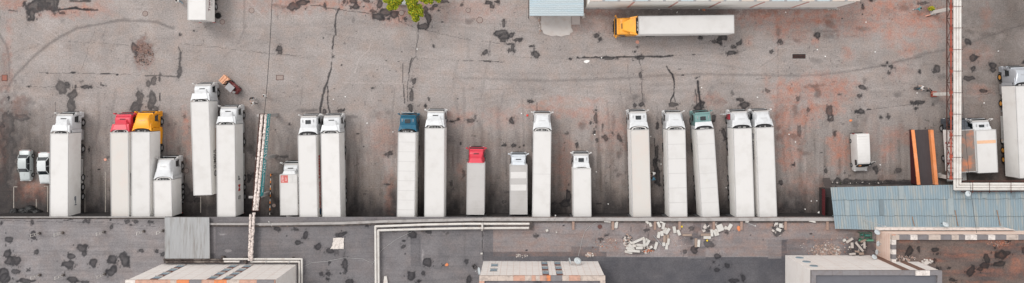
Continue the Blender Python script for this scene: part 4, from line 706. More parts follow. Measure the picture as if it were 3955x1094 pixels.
    if fridge and not box:
        fy = L + .005; P = [(-.98, fy)] + [(.98 * math.cos(R(a)), fy + .42 * math.sin(R(a)) ** .8 if a not in (0, 180) else fy) for a in range(165, 0, -15)] + [(.98, fy)]
        q = MB(); q.prism(P, 1.9, z - .38); fo = q.build('cooling_unit', M_body if fridge != 'dark' else M_dark, t)
        P2 = [(x * .84, fy + (y - fy) * .72) for x, y in P]; q = MB(); q.prism(P2, z - .39, z - .36); 
        q.build('cooling_grille', M_dark, fo)
        q = MB(); rnd = random.Random(int(loc[0] * 10))
        for i in range(5): q.box((rnd.uniform(-.6, .6), fy + .12, z - .33), (rnd.uniform(.08, .3), rnd.uniform(.06, .16), .06))
        q.build('cooling_pipes', M_rail, fo)
    q = MB(); q.path([(-.35, L + .1, 1.4), (-.3, L + .25, 1.2), (-.2, L + .5, 1.35)], .03, 6); q.path([(.35, L + .1, 1.4), (.3, L + .25, 1.2), (.2, L + .5, 1.35)], .03, 6); q.build('air_hose', M_amber, t)
    return t, L, hw, z
def side_text(o, txt, size, y, m, east=True, zc=2.6, stretch=1.0, bold=0):
    t, L, hw, z = o
    if east: return lettering(txt, size, m, t, (hw + .012, y, zc), (0, 1, 0), (0, 0, 1), stretch, bold=bold)
    return lettering(txt, size, m, t, (-hw - .012, y, zc), (0, -1, 0), (0, 0, 1), stretch, bold=bold)
M_ink = mat('black_lettering', (.012, .012, .015, 1), .5); M_inkred = mat('red_lettering', srgb(200, 50, 48), .5); M_inkmar = mat('maroon_lettering', srgb(110, 30, 45), .5); M_inkblue = mat('navy_lettering', srgb(60, 66, 96), .5); M_inkwhite = mat('white_lettering', (.8, .8, .8, 1), .5); M_inktang = mat('orange_fade', srgb(200, 160, 134), .6, var=.08)

q = lorry('white aero-roof semi with a white trailer, beside the two parked saloon cars', (193.5, 263.6, 516, 191, 262.5, 837, 434))
b = MB(); b.box((q[2] + .01, 2.0, 2.3), (.015, 1.0, .22), m=0); b.box((q[2] + .012, 2.2, 2.5), (.015, .5, .12), m=1); b.box((q[2] + .012, 1.35, 2.3), (.015, .12, .4), m=1); b.build('side_marking', [mat('grey_mark', srgb(140, 146, 150), .6), M_inkblue], q[0])
q = lorry('red cab semi with a pinkish white trailer, tight against the yellow cab semi', (424.6, 494.7, 512, 429, 498, 837, 436), 'red', bodym=M_body3)
b = MB(); b.box((q[2] + .012, 4.2, 2.7), (.02, 3.0, 1.6)); b.build('side_panel', M_ink, q[0])
q = lorry('yellow cab semi with yellow side skirt and white trailer, next to the red cab', (507, 578.5, 510, 507, 578.5, 837, 430), 'yellow', 'dome', skirt=CAB['yellow'], fridge='dark')
b = MB(); b.box((q[2] - .02, q[1] - .6, .85), (.1, 2.3, .5), ch=.03); b.build('side_skirt', CAB['yellow'], q[0])
q = lorry('short white truck with exposed cooling unit, backed to the grey ribbed canopy', (591.4, 662.6, 697, 595, 664, 838, 606), 'white', 'smooth', z=4.0, fridge=True, cabx=0)
q = lorry('white semi standing furthest forward with black lettering on an orange-tinted side', (735.5, 805.7, 392.5, 746.8, 818.6, 754.6, 319), bodym=M_body)
b = MB(); b.box((q[2] + .006, q[1] * .36, 1.55), (.01, q[1] * .66, .7), m=0); b.box((q[2] + .005, q[1] * .36, 2.1), (.008, q[1] * .7, .45), m=1); b.build('side_tint', [M_inktang, mat('cream_fade', srgb(202, 186, 174), .6, var=.03)], q[0]); side_text(q, 'SUMBUL', 1.15, 4.7, M_ink, stretch=.62, bold=.015)
b = MB(); b.tube((q[2] + .005, 2.75, 2.6), (q[2] + .02, 2.75, 2.6), .4, n=20); b.tube((q[2] + .006, 2.75, 2.6), (q[2] + .03, 2.75, 2.6), .27, n=20, m=1); b.build('side_emblem', [M_ink, M_rail], q[0])
q = lorry('white semi with black and red letters near its rear, right of the furthest forward truck', (834.8, 906.6, 482, 838, 910.5, 838, 406))
t = q[0]; side_text(q, 'S', 1.1, 2.4, M_ink, stretch=1.2, bold=.01); side_text(q, 'M', 1.1, 3.7, M_inkred, stretch=1.2, bold=.01); side_text(q, 'P', 1.1, 5.0, M_ink, stretch=1.1, bold=.01)
q = lorry('small white box truck with a red square decal on its roof and a tail lift', (1078.5, 1148.6, 674, 1083, 1149, 832, 626), 'white', 'aero_small', z=3.5, box=True, zr=2.5, ledge=(.9, M_body2))
b = MB(); L_, hw_ = q[1], q[2]; b.box((-hw_ + .62, L_ - .62, 3.466), (.95, 1.0, .015)); b.build('roof_decal', mat('red_decal', srgb(196, 104, 98), .6), q[0])
lettering('LTEX', .34, M_inkwhite, q[0], (-hw_ + .4, L_ - .62, 3.475), (0, 1, 0), (-1, 0, 0)); lettering('ELIT', .24, M_inkwhite, q[0], (-hw_ + .85, L_ - .62, 3.475), (0, 1, 0), (-1, 0, 0))
b = MB(); b.box((.45, L_ - .35, 3.466), (.9, .03, .012)); b.box((.5, L_ - .62, 3.468), (.03, .9, .012)); b.box((.2, L_ - 1.12, 3.466), (1.6, .02, .012)); b.build('roof_patch', M_seam, q[0])
side_text(q, 'SCHENKER', .75, L_ * .6, M_ink, zc=2.9, bold=.02)
q = lorry('white hatch-roof semi with red lettering down its side, beside the decal box truck', (1149.7, 1220, 522.6, 1156, 1227, 853, 441), 'white', 'hatch', fridge='dark', zr=3.2)
side_text(q, 'GESVOG TERMIM', .95, 5.0, M_inkred, stretch=.98, bold=.03)
b = MB(); b.ball((q[2], 1.0, 2.5), (.03, .5, .5), 10, 6); b.build('side_emblem', mat('emblem_blue', srgb(70, 100, 130), .5), q[0])
q = lorry('white semi with a curved white cooling unit, left of the wide empty bays', (1238, 1310, 515, 1244.5, 1316, 853, 440))
q = lorry('teal cab semi with a seamed white trailer roof', (1537.6, 1605, 512, 1532, 1601, 848, 438), 'teal', 'hatch', ribs=9, lightbar=True, fridge='dark', zr=3.3)
q = lorry('white semi just right of the teal cab semi', (1640, 1717, 495, 1639, 1714, 845, 422))
q = lorry('small red cab box truck with a light grey roof', (1804, 1871, 630, 1801, 1870, 830, 570), 'red', 'aero_small', z=3.4, box=True, zr=2.5, bodym=M_body2, ribs=7, ledge=(.3, M_body))
q = lorry('small blue-grey cab box truck with striped grey roof and red rear bar', (1968, 2037, 638, 1969, 2037, 829, 592), 'grey', 'aero_small', z=3.4, box=True, zr=2.5, bodym=M_body2, ribs=8, ledge=(.85, mat('red_tail_bar', srgb(222, 96, 70), .6, var=.2, scale=5)))
b = MB(); b.box((0, q[1] - 1.35, 3.364), (2.1, .85, .02)); b.box((0, q[1] - 3.0, 3.364), (2.1, .8, .02)); b.build('roof_strip', M_body, q[0])
q = lorry('white smooth-roof semi right next to the small box truck with the red rear bar', (2059, 2130, 506.6, 2056, 2124.5, 839, 431), 'white', 'smooth', ribs=2)
q = lorry('small white box truck with a square dark roof hatch', (2212, 2283, 650.7, 2214, 2284, 838, 588), 'white', 'hatch', z=3.7, box=True, zr=2.7)
q = lorry('white semi with square roof hatch and cream trailer, beside the two bending people', (2434.7, 2506.5, 501, 2443, 2515, 839, 424), 'white', 'hatch', bodym=M_body3, zr=3.2)
q = lorry('white smooth-roof semi just left of the mint green cab semi', (2576, 2647, 501, 2584, 2655, 839, 427), 'white', 'smooth', ribs=6)
q = lorry('mint green cab semi angled slightly to the left', (2689.6, 2757, 500, 2710, 2780, 839, 427), 'mint', 'hatch', top2='white', fridge='dark', zr=3.3, ribs=6)
q = lorry('white semi with its left cab door open showing red inside', (2832.6, 2902.7, 496, 2842, 2915, 839, 424), 'white', 'smooth', fridge='dark', door_open=-1)
q = lorry('white semi with blue side lettering, at the right end of the dock row', (2920.6, 2987, 492.5, 2930.7, 3003, 839, 421), 'white', 'smooth', fridge='dark')
side_text(q, 'Litwiniuk', .85, q[1] - 3.1, M_inkblue, east=False, stretch=.8, bold=.02)
b = MB(); b.box((-q[2] - .01, q[1] - 1.15, 2.9), (.02, .8, .12), rx=.5); b.box((-q[2] - .01, q[1] - 1.15, 2.6), (.02, .8, .12), rx=-.5); b.build('side_emblem', M_inkblue, q[0])
# the truck lying across the top of the yard (heading left)
z = 4.0; f = W(2467, 98, z); r = W(2836, 93.5, z); d = f - r; wd = .5 * ((W(0, 133.5, z) - W(0, 64.5, z)).length + (W(0, 130, z) - W(0, 57, z)).length)
q = lorry_at('orange-yellow cab semi parked crosswise along the white panel building', (r.x, r.y), math.atan2(-d.x, d.y), wd, d.length, (W(2467, 0, 2.6) - W(2382, 0, 2.6)).length, 'orange', 'aero', 4.0, False, M_body, 0, 3.05, None, 0, 'dark', None, None, True, None, None, None, None, None)
# truck at the top edge
q = lorry('white truck with maroon Transport lettering entering the picture at the top', (724, 795, -270, 724, 795, 78, -345))
side_text(q, 'Transport', .95, 2.9, M_inkmar, zc=2.9, stretch=.85, bold=.015); side_text(q, 'tel. 044 2 Transport', .4, 3.6, M_ink, zc=2.1, stretch=.9)
# right-hand trucks
q = lorry('silver-grey cab semi with orange wheel rims cut by the right edge', (3922, 4001, 331, 3937, 4018, 688, 254), 'silver', 'smooth', wproto=W_ORG, fridge='dark', bodym=M_body)
q = lorry('white box truck with an orange band across its roof', (3770, 3846, 502, 3776, 3856, 668, 459), 'white', 'hatch', z=3.5, box=True, zr=2.6, band=(1.6, .42, mat('faded_orange_band', srgb(214, 172, 140), .7, var=.15)), ledge=None)
q = lorry('box truck with a dirty grey-brown translucent roof under the pipes', (3682, 3764, 502, 3692, 3774, 666, 458), 'dark', 'aero_small', z=3.5, box=True, zr=2.5, bodym=M_body, ledge=(1.4, M_body))
b = MB(); b.box((0, q[1] / 2, 3.466), (q[2] * 2 - .22, q[1] - .2, .014)); b.build('roof_sheet', mat('dirty_translucent_roof', srgb(122, 112, 106), .6, var=.15, scale=1.5, dirt=srgb(196, 122, 84), dirt_scale=.6, dirt_amt=.9), q[0])
for s_, z_ in ((0, 2.5),):
    b = MB(); rnd = random.Random(4)
    for i in range(26): b.box((-q[2] - .008, rnd.uniform(1, q[1] - 1.4), rnd.uniform(1.4, 3.0)), (.012, rnd.uniform(.08, .3), rnd.uniform(.1, .35)))
    b.build('side_marking', mat('red_flecks', srgb(160, 40, 42), .6), q[0])

# ------------------------------------------------------------------ cars and the van
def car(label, px, py0, py1, wd, colm, rz=0, boxy=0, cat='car'):
    """nose at py1 (towards the building)"""
    a, c = W(px, py0, .9), W(px, py1, .9); L = a.y - c.y; h = wd / 2
    t = thing('parked_car', label, cat, (a.x, (a.y + c.y) / 2, 0), rz, 'saloon cars')
    y = lambda f: L / 2 - L * f
    k = .06 if not boxy else .02
    b = MB(); b.loft([rr(y(0), h - .16, .35, .72, h - .2, .1), rr(y(.012), h - .04 - k, .26, .88, h - .12, .14), rr(y(.06), h - k, .24, .95, h - .12, .16), rr(y(.3), h, .22, .96, h - .1, .16), rr(y(.7), h, .22, .94, h - .1, .16), rr(y(.93), h - k, .24, .82, h - .14, .16), rr(y(.985), h - .06 - k, .28, .72, h - .18, .14), rr(y(1), h - .2, .35, .6, h - .26, .1)], 0, True)
    body = b.build('body', colm, t)
    b = MB(); b.loft([rr(y(.14), h - .14, .85, .93, h - .16, .04), rr(y(.27), h - .12, .85, 1.4, h - .28, .1), rr(y(.36), h - .11, .85, 1.44, h - .27, .12), rr(y(.52), h - .11, .85, 1.43, h - .27, .12), rr(y(.58), h - .12, .85, 1.38, h - .28, .1), rr(y(.715), h - .14, .8, .9, h - .16, .04)], 0, True)
    b.build('greenhouse', M_glass, t)
    b = MB(); b.loft([rr(y(.25), h - .3, 1.36, 1.40, None, .02), rr(y(.36), h - .27, 1.38, 1.47, None, .04), rr(y(.52), h - .27, 1.38, 1.46, None, .04), rr(y(.585), h - .3, 1.34, 1.38, None, .02)], 0, True); b.build('roof', colm, t)
    b = MB()
    for s in (-1, 1):
        b.path([(s * (h - .24), y(.58), 1.38), (s * (h - .11), y(.71), .93)], .035, 6); b.path([(s * (h - .24), y(.265), 1.4), (s * (h - .11), y(.15), .95)], .045, 6); b.path([(s * (h - .17), y(.43), 1.4), (s * (h - .08), y(.43), .92)], .03, 6)
    b.build('roof_pillar', colm, t)
    for s in (-1, 1):
        m_ = MB(); m_.box((s * (h + .08), y(.66), .98), (.2, .1, .14), ch=.03); m_.build('wing_mirror', M_dark, t)
        l_ = MB(); l_.box((s * (h - .3), y(.985), .62), (.36, .1, .14), ch=.03); l_.build('headlight', M_lens, t)
        l_ = MB(); l_.box((s * (h - .26), y(.008), .74), (.34, .06, .14)); l_.build('tail_lamp', M_red, t)
    b = MB(); b.box((0, y(.775), .925 if 0 else .912), (.02, L * .1, .02)); b.box((0, y(-.001), .48), (wd - .3, .08, .16), ch=.03); b.box((0, y(1.0), .46), (wd - .4, .08, .16), ch=.03); b.build('bumper', M_rail if boxy else colm, t)
    wheels(t, [(s * (h - .09), y(f), .31) for s in (-1, 1) for f in (.19, .81)], W_CAR)
    return t
M_silver = mat('car_silver', srgb(184, 190, 190), .3, .25, var=.05, scale=2); M_carwhite = mat('car_white', srgb(200, 204, 205), .3, var=.04, scale=2)
car('boxy silver saloon parked alone at the far left', 94, 581, 700, 1.68, M_silver, 0, 1)
car('rounded white saloon tucked beside the leftmost white semi', 169, 590, 710, 1.72, M_carwhite, .02)
car('pale car seen only by its nose between the tree crowns', 1551, -105, 17, 1.72, M_carwhite, 0)
# van
a, c = W(3328, 517, 1.8), W(3326, 662, 1.2); L = a.y - c.y; h = .98
t = thing('panel_van', 'white panel van with its driver door swung open', 'van', ((a.x + c.x) / 2 + .05, (a.y + c.y) / 2, 0), R(2.5)); y = lambda f: L / 2 - L * f
b = MB(); b.loft([rr(y(0), h - .05, .35, 2.05, h - .12, .12), rr(y(.02), h, .3, 2.2, h - .1, .15), rr(y(.4), h, .3, 2.24, h - .1, .15), rr(y(.74), h, .3, 2.22, h - .12, .15), rr(y(.79), h, .3, 2.1, h - .16, .15), rr(y(.875), h, .3, 1.32, h - .1, .12), rr(y(.96), h - .03, .32, 1.08, h - .14, .15), rr(y(1), h - .14, .4, .8, h - .24, .1)], 0, True)
vb = b.build('body', M_body, t)
b = MB(); b.add([(-(h - .2), y(.79) - .01, 2.07), (h - .2, y(.79) - .01, 2.07), (h - .1, y(.872), 1.37), (-(h - .1), y(.872), 1.37)], [(0, 3, 2, 1)]); b.build('windscreen', M_glass, vb)
for p in b.v: pass
ws = MB(); ws.box((0, (y(.792) + y(.872)) / 2 - .02, 1.735), (2 * h - .34, .04, math.hypot(.7, y(.792) - y(.872)) * .95), rx=-math.atan2(y(.792) - y(.872), .7)); ws.build('windscreen_pane', M_glass, vb)
b = MB(); b.box((-.45, y(.835) - .045, 1.78), (.32, .05, .22), rx=-math.atan2(y(.792) - y(.872), .7)); b.build('dash_card', mat('card_orange', srgb(220, 150, 100), .8), vb)
b = MB(); b.box((-.1, y(.88) - .02, 1.35), (1.0, .05, .04)); b.build('wiper', M_dark, vb)
for s in (-1, 1):
    g = MB(); g.box((s * (h - .035), y(.75), 1.68), (.06, .72, .5)); g.build('side_window', M_glass, vb)
    l_ = MB(); l_.box((s * (h - .26), y(.985), .85), (.34, .12, .22), ch=.04); l_.build('headlight', M_lens, t)
    l_ = MB(); l_.box((s * (h - .06), y(-.002), 1.2), (.12, .05, .6)); l_.build('tail_lamp', M_red, t)
b = MB()
for i in range(9): b.box((0, y(.06 + .075 * i), 2.225), (1.5, .04, .03))
b.build('roof_rib', M_body, vb)
b = MB(); b.box((.5, 0, 0), (1.0, .06, .9), m=0); b.box((.5, .035, .42), (.8, .02, .4), m=1); o = b.build('open_door', [M_body, M_glass], t); o.location = (h, y(.855), 1.05); o.rotation_euler = (0, 0, R(30))
b = MB(); b.box((-.2, y(0) + .05, .5), (1.7, .1, .18), ch=.03); b.build('bumper', M_dark, t)
wheels(t, [(s * (h - .06), y(f), .34) for s in (-1, 1) for f in (.2, .84)], W_CAR)

# ------------------------------------------------------------------ forklift
p = W(905, 336, 0); d = W(877, 312, 0) - W(915, 346, 0); rz = math.atan2(-d.x, d.y)
t = thing('forklift', 'red forklift truck carrying a wooden pallet load near the furthest forward semi', 'forklift', (p.x, p.y, 0), rz); t.scale = (.9, .9, .9)
M_fred = paint('forklift_red', srgb(112, 44, 44)); M_fgrey = mat('forklift_grey', srgb(150, 148, 150), .5, var=.1)
b = MB(); b.loft([rr(-1.25, .42, .3, .9, .36, .12), rr(-1.1, .54, .22, 1.15, .46, .18), rr(-.7, .56, .2, 1.15, .5, .15), rr(-.6, .56, .25, .75, .5, .1), rr(.6, .54, .25, .7, .48, .1), rr(.75, .5, .3, .9, .4, .1)], 0, True); b.build('body', M_fred, t)
b = MB(); b.box((0, -.35, .88), (.5, .5, .2), ch=.05); b.box((0, -.6, 1.2), (.48, .14, .5), ch=.05); b.build('seat', M_black, t)
b = MB()
for s in (-1, 1): b.path([(s * .48, -.95, 1.1), (s * .46, -.7, 2.1), (s * .46, .45, 2.15), (s * .5, .7, .9)], .035, 8)
for i in range(4): b.box((0, -.6 + i * .32, 2.14), (.92, .05, .04))
b.build('overhead_guard', M_fred, t)
b = MB(); b.box((0, -.2, 2.19), (.98, 1.15, .03)); b.build('guard_roof', M_fgrey, t)
b = MB()
for s in (-1, 1): b.box((s * .32, .86, 1.15), (.1, .12, 2.1))
for z_ in (.3, 1.0, 2.1): b.box((0, .86, z_), (.7, .08, .08))
b.build('mast', M_dark, t)
b = MB()
for s in (-1, 1): b.box((s * .25, 1.5, .34), (.12, 1.15, .04))
b.box((0, .95, .55), (.9, .06, .5)); b.build('fork', M_dark, t)
b = MB(); b.tube((.0, .3, .9), (0, .45, 1.15), .03); b.tube((-.0, .44, 1.13), (0, .47, 1.16), .17, n=12); b.build('steering_wheel', M_black, t)
b = MB(); b.tube((-.3, -.9, 1.15), (-.3, -.9, 1.5), .17, n=12); b.build('gas_bottle', M_rail, t)
for s in (-1, 1):
    for y_, pr in ((-.8, W_SML), (.6, W_SML)): c = copy_tree(pr, t); c.location = (s * .5, y_, .26)
t = thing('wooden_pallet', 'pale orange wooden pallet held on the forks of the red forklift', 'pallet', (p.x, p.y, 0), rz); t.scale = (.9, .9, .9)
M_wood = mat('fresh_wood', srgb(222, 170, 138), .8, var=.12, scale=5)
b = MB()
for i in range(3): b.box((-.5 + i * .5, 1.55, .44), (.12, 1.1, .12))
for i in range(7): b.box((0, 1.06 + i * .165, .52), (1.2, .12, .03))
b.build('deck', M_wood, t)
b = MB()
for k in range(4):
    for i in range(6): b.box((-.5 + i * .2, 1.55, .62 + k * .16), (.17, 1.1, .05))
    for i in range(3): b.box((0, 1.12 + i * .43, .69 + k * .16), (1.15, .1, .09))
b.build('stacked_boards', M_wood, t)
for i_ in (0,):
    b = MB(); b.box((0, 1.55, 1.17), (.05, 1.1, .02)); 
for o in PROTOS:
    for c in list(o.children): bpy.data.objects.remove(c)
    bpy.data.objects.remove(o)
# ------------------------------------------------------------------ left pipe bridge
def jag(p0, p1, r, rnd, n):
    pts = []; p0, p1 = Vector(p0), Vector(p1); d = (p1 - p0)
    for i in range(n + 1): pts.append(p0 + d * (i / n))
    return pts
def foil_pipe(b, p0, p1, r, seed, n=60):
    rnd = random.Random(seed); p0, p1 = Vector(p0), Vector(p1); q = (p1 - p0).to_track_quat('Z', 'Y').to_matrix(); vs = []; k = 10
    for i in range(n + 1):
        c = p0.lerp(p1, i / n); rr_ = r * (1 + rnd.uniform(-.22, .28))
        for j in range(k): a = 2 * math.pi * j / k; vs.append(c + q @ Vector((rr_ * math.cos(a), rr_ * math.sin(a), 0)))
    fs = [(i * k + j, i * k + (j + 1) % k, (i + 1) * k + (j + 1) % k, (i + 1) * k + j) for i in range(n) for j in range(k)]
    b.add(vs, fs, 0, False); b.add(vs[:k], [tuple(range(k))[::-1]]); b.add(vs[-k:], [tuple(range(k))])
ZP = 4.9
t = thing('pipe_bridge', 'narrow pipe bridge with two torn insulated pipes crossing the left yard to the roof', 'pipe bridge')
for i, (A, B) in enumerate((((1012, 442), (982, 812)), ((1028, 442), (992, 812)), ((981, 822), (971, 1006)), ((968, 828), (963, 1006)))):
    b = MB(); foil_pipe(b, W(*A, ZP + (.25 if i > 1 else 0)), W(*B, ZP + (.25 if i > 1 else 0)), .17, i, 90 if i < 2 else 40); b.build('insulated_pipe', M_foil, t)
b = MB()
for x0, x1 in ((1003, 974), (1020, 988), (1036, 1001)): b.path([W(x0, 441, ZP - .3), W(x1, 815, ZP - .3)], .06, 6)
for i in range(15):
    f = i / 14; b.path([W(1003 - 29 * f, 441 + 374 * f, ZP - .3), W(1036 - 35 * f, 441 + 374 * f, ZP - .3)], .05, 6)
    if i < 14: g = (i + 1) / 14; b.path([W(1003 - 29 * f, 441 + 374 * f, ZP - .3), W(1020 - 32 * g, 441 + 374 * g, ZP - .3)], .035, 6)
b.build('steel_frame', M_rust, t)
for (tx, ty), (bx, by) in (((1030, 443), (1068, 444)), ((1024, 606), (1062, 602)), ((1003, 768), (1038, 745))):
    a, c = W(tx, ty, ZP - .4), W(bx, by, 0); b = MB(); x_, y_ = (a.x + W(bx, by, 0).x) / 2, (a.y + c.y) / 2
    b.prism([(c.x - .22, c.y - .22), (c.x + .22, c.y - .22), (c.x + .22, c.y + .22), (c.x - .22, c.y + .22)], 0, ZP - .42); b.box((c.x - .35, c.y, ZP - .36), (1.5, .3, .12)); b.build('concrete_column', M_cap, t)
t = thing('banner_sign', 'long teal banner with white Cyrillic lettering hung on the side of the torn pipe bridge', 'sign')
a, c = W(1040, 440, 4.4), W(1012, 757, 4.4); d = c - a; L = d.length; ang = math.atan2(d.y, d.x)
b = MB(); b.box((0, 0, 0), (L, .05, 1.0)); o = b.build('panel', mat('teal_banner', srgb(34, 136, 140), .6, var=.12), t)
t.location = ((a.x + c.x) / 2, (a.y + c.y) / 2, 4.45); t.rotation_euler = (R(0), 0, ang)
# panel faces east; local +x runs towards the building, so text right is -x, up +z, normal +y
for s, sz, x, st in (('УКРАЇНСЬКА', .95, -.6, 1.0), ('ШИНА', .5, -4.6, 1.0), ('АКЦІЯ', .35, 3.1, 1.0), ('093 970', .45, 4.2, 1.0)):
    lettering(s, sz, M_inkwhite, t, (x, .03, 0), (-1, 0, 0), (0, 0, 1), st, bold=.015)
# cable
def cable(label, pts, r=.03, m=None, grp=None):
    b = MB(); b.path([Vector(p) for p in pts], r, 6); return tag(b.build('overhead_cable', m or M_dark), label, 'cable', grp)
def sag(a, b_, z0, z1, s, n=10):
    A, B = W(*a, z0), W(*b_, z1); return [A.lerp(B, i / n) - Vector((0, 0, s * 4 * (i / n) * (1 - i / n))) for i in range(n + 1)]
cable('thin dark cable running from the top edge down to the torn pipe bridge', sag((1052, -40), (1021, 442), 5.4, 5.0, .4), .035)
cable('thin cable crossing the translucent truck roof and the blue roof', sag((3716, 300), (3772, 900), 7, 9.0, .5), .025)
cable('pale curved cable lying on the roof between the parapet and the two dishes', [W(x, y, 4.46) for x, y in ((2308, 858), (2280, 872), (2258, 896), (2247, 930), (2240, 965), (2233, 990))], .022, M_rail)
cable('faint pale cable snaking over the bottom middle roof', [W(x, y, 4.45) for x, y in ((1172, 1030), (1205, 1015), (1262, 1010), (1330, 996), (1400, 1000), (1440, 1018), (1450, 1000), (1475, 965), (1530, 925), (1590, 895))], .018, M_rail)
# ------------------------------------------------------------------ right pipe bridge with lattice girder
t = thing('lattice_pipe_bridge', 'tall rusty lattice girder carrying three straight white pipes down the right of the yard', 'pipe bridge')
ZQ = 5.5
for i, x in enumerate((3687, 3697.5, 3708)):
    b = MB(); y1 = (731, 721, 711)[i]; x2 = 4060
    pts = [W(x, -60, ZQ), W(x, y1, ZQ), W(x2, y1 , ZQ)]; r = .165
    for a, c in zip(pts[:-1], pts[1:]): b.tube(a, c, r, n=12)
    b.ball(pts[1], (r, r, r), 12, 8); b.build('white_pipe', M_insul, t)
b = MB()
for k in range(-1, 9):
    y = 25 + 83.3 * k; a, c = W(3680, y, ZQ - .2), W(3718, y, ZQ - .2); b = MB(); b.path([a, c], .06, 6); b.path([W(3683, y, ZQ + .19), W(3712, y, ZQ + .19)], .03, 6); b.build('pipe_bracket', M_rust, t)
for x in (3757, 3822, 3905): b = MB(); b.path([W(x, 700, ZQ - .2), W(x, 745, ZQ - .2)], .07, 6); b.path([W(x, 704, ZQ + .19), W(x, 738, ZQ + .19)], .03, 6); b.build('pipe_bracket', M_rust, t)
b = MB()
b.path([W(3718, 700, ZQ - .3), W(4000, 700, ZQ - .3)], .07, 6); b.path([W(3712, 741, ZQ - .3), W(4000, 738, ZQ - .3)], .06, 6)
b.build('support_beam', M_rust, t)
zt, zb = ZQ - .1, ZQ - 1.1
b = MB(); b.path([W(3673, -60, zt), W(3673, 690, zt)], .09, 8); b.build('top_chord', M_redsteel, t)
b = MB(); 
for x, z_ in ((3657, zb), (3690, zb)):
    b.path([W(x, -60, z_), W(x, 690, z_)], .075, 8)
for k in range(-1, 8):
    y0 = 72 + 82.5 * k; ym = min(690, y0 + 41); y1 = y0 + 82.5
    b.path([W(3657, y0, zb), W(3690, y0, zb)], .05, 6)
    for x in (3657, 3690):
        b.path([W(x, y0, zb), W(3673, ym, zt)], .045, 6); b.path([W(3673, ym, zt), W(x, min(690, y1), zb)], .045, 6)
b.build('lattice', M_rust, t)
b = MB()
for k in range(-1, 9): p = W(3673, 28 + 82.5 * k, zt); b = MB(); b.box(p, (.36, .4, .12)); b.build('node_plate', M_redsteel, t)
for (bx, by), (tx, ty) in (((3601, 49), (3668, 33)), ((3604, 364), (3670, 361)), ((3622, 678), (3668, 690))):
    c = W(bx, by, 0); a = W(tx, ty, zb); b = MB(); b.prism([(c.x - .2, c.y - .22), (c.x + .2, c.y - .22), (c.x + .2, c.y + .22), (c.x - .2, c.y + .22)], 0, zb - .1)
    b.box(((c.x + W(3690, by, zb).x) / 2, a.y if False else c.y, zb - .05), (abs(W(3690, by, zb).x - c.x) + .3, .3, .14)); b.build('concrete_column', M_insul, t)
    q = MB(); q.box((c.x, c.y, .15), (.7, .75, .3)); q.build('column_base', M_redsteel if bx == 3604 else M_cap, t)
# roof pipes
def pipe_run(label, runs, r, m=M_insul, z=None, sup=()):
    t = thing('heating_pipe', label, 'pipe')
    for pts in runs:
        b = MB(); b.path([W(x, y, z) for x, y in pts], r, 12); b.build('pipe_line', m, t)
    for (x, y, w_, h_) in sup:
        b = MB(); a = W(x, y, z - .1); b.box((a.x, a.y, (z - .1 + ZR) / 2), (w_, h_, z - .1 - ZR)); b.build('support', M_lip, t)
    return t
pipe_run('pair of white roof pipes bending down beside the wide grey roof in the middle', [[(2045, 865), (1800, 865), (1640, 868), (1450, 875), (1452, 1130)], [(2043, 881), (1800, 882), (1640, 885), (1461, 890), (1463, 1130)]], .15, M_insul, 4.95,
         [(2052, 873, .35, 1.0), (1518, 881, .3, 1.1), (1630, 880, .3, 1.1), (1792, 875, .3, 1.0), (1852, 874, .45, .9), (1885, 874, .3, .9)])
b = MB(); b.path([W(1863, 862, 5.3), W(1863, 884, 5.3), W(1862, 890, 4.6)], .12, 10); o = tag(b.build('elbow_pipe', M_insul), 'short white elbow pipe crossing over the paired roof pipes', 'pipe')
pipe_run('pair of white pipes wrapping the top of the bottom left block', [[(862, 1001), (1166, 1001), (1166, 1130)], [(866, 1011), (925, 1011)], [(968, 1011), (1156, 1011), (1156, 1130)]], .13, M_insul, 4.9, [(945, 1006, .4, .8), (1130, 1006, .2, .8), (860, 1005, .4, 1.0)])
pipe_run('pair of dark stripped pipes along the foot of the grey ribbed canopy', [[(632, 1003), (860, 1003)], [(640, 1012), (900, 1012)]], .12, mat('stripped_pipe', srgb(70, 60, 56), .8, var=.4, scale=3, dirt=srgb(150, 140, 132), dirt_scale=1, dirt_amt=.8), 4.9, [(640, 1008, .5, .6), (700, 1007, .2, .6), (780, 1007, .2, .6)])
# ------------------------------------------------------------------ ramp
t = thing('loading_ramp', 'asphalt loading ramp between two orange topped walls below the blue roof', 'ramp')
M_orange = mat('orange_paint', srgb(232, 146, 92), .7, var=.08, scale=2, dirt=srgb(240, 168, 130), dirt_scale=.8, dirt_amt=.7); M_maroon = mat('maroon_wall', srgb(70, 26, 30), .8, var=.2, scale=2)
z0, z1 = .25, 1.35
A, B, C, D = W(3524, 503, z0), W(3598, 500, z0), W(3618, 716, z1), W(3547, 718, z1)
b = MB(); b.prism([(p.x, p.y) for p in (A, B, C, D)], 0, lambda p: z0 - .2 + (z1 - z0) * (A.y - p[1]) / (A.y - D.y)); b.build('ramp_deck', mat('ramp_asphalt', srgb(70, 64, 66), .9, var=.2, scale=3, streak=(2, .3, 1), bump=.3), t)
for x0, x1 in ((3526, 3549), (3599, 3618)):
    a, c = W(x0, 502, .62), W(x1, 714, 1.75); hw_ = .19
    P = [(a.x - hw_, a.y), (a.x + hw_, a.y), (c.x + hw_, c.y), (c.x - hw_, c.y)]
    zf = lambda p: .62 + 1.13 * (a.y - p[1]) / (a.y - c.y)
    b = MB(); b.prism(P, 0, lambda p: zf(p) - .12); o = b.build('side_wall', M_maroon if x0 < 3560 else M_orange, t)
    P2 = [(p[0] + (-.03 if i in (0, 3) else .03), p[1]) for i, p in enumerate(P)]; b = MB(); b.prism(P2, lambda p: zf(p) - .12, zf); b.build('wall_top', M_orange, o)
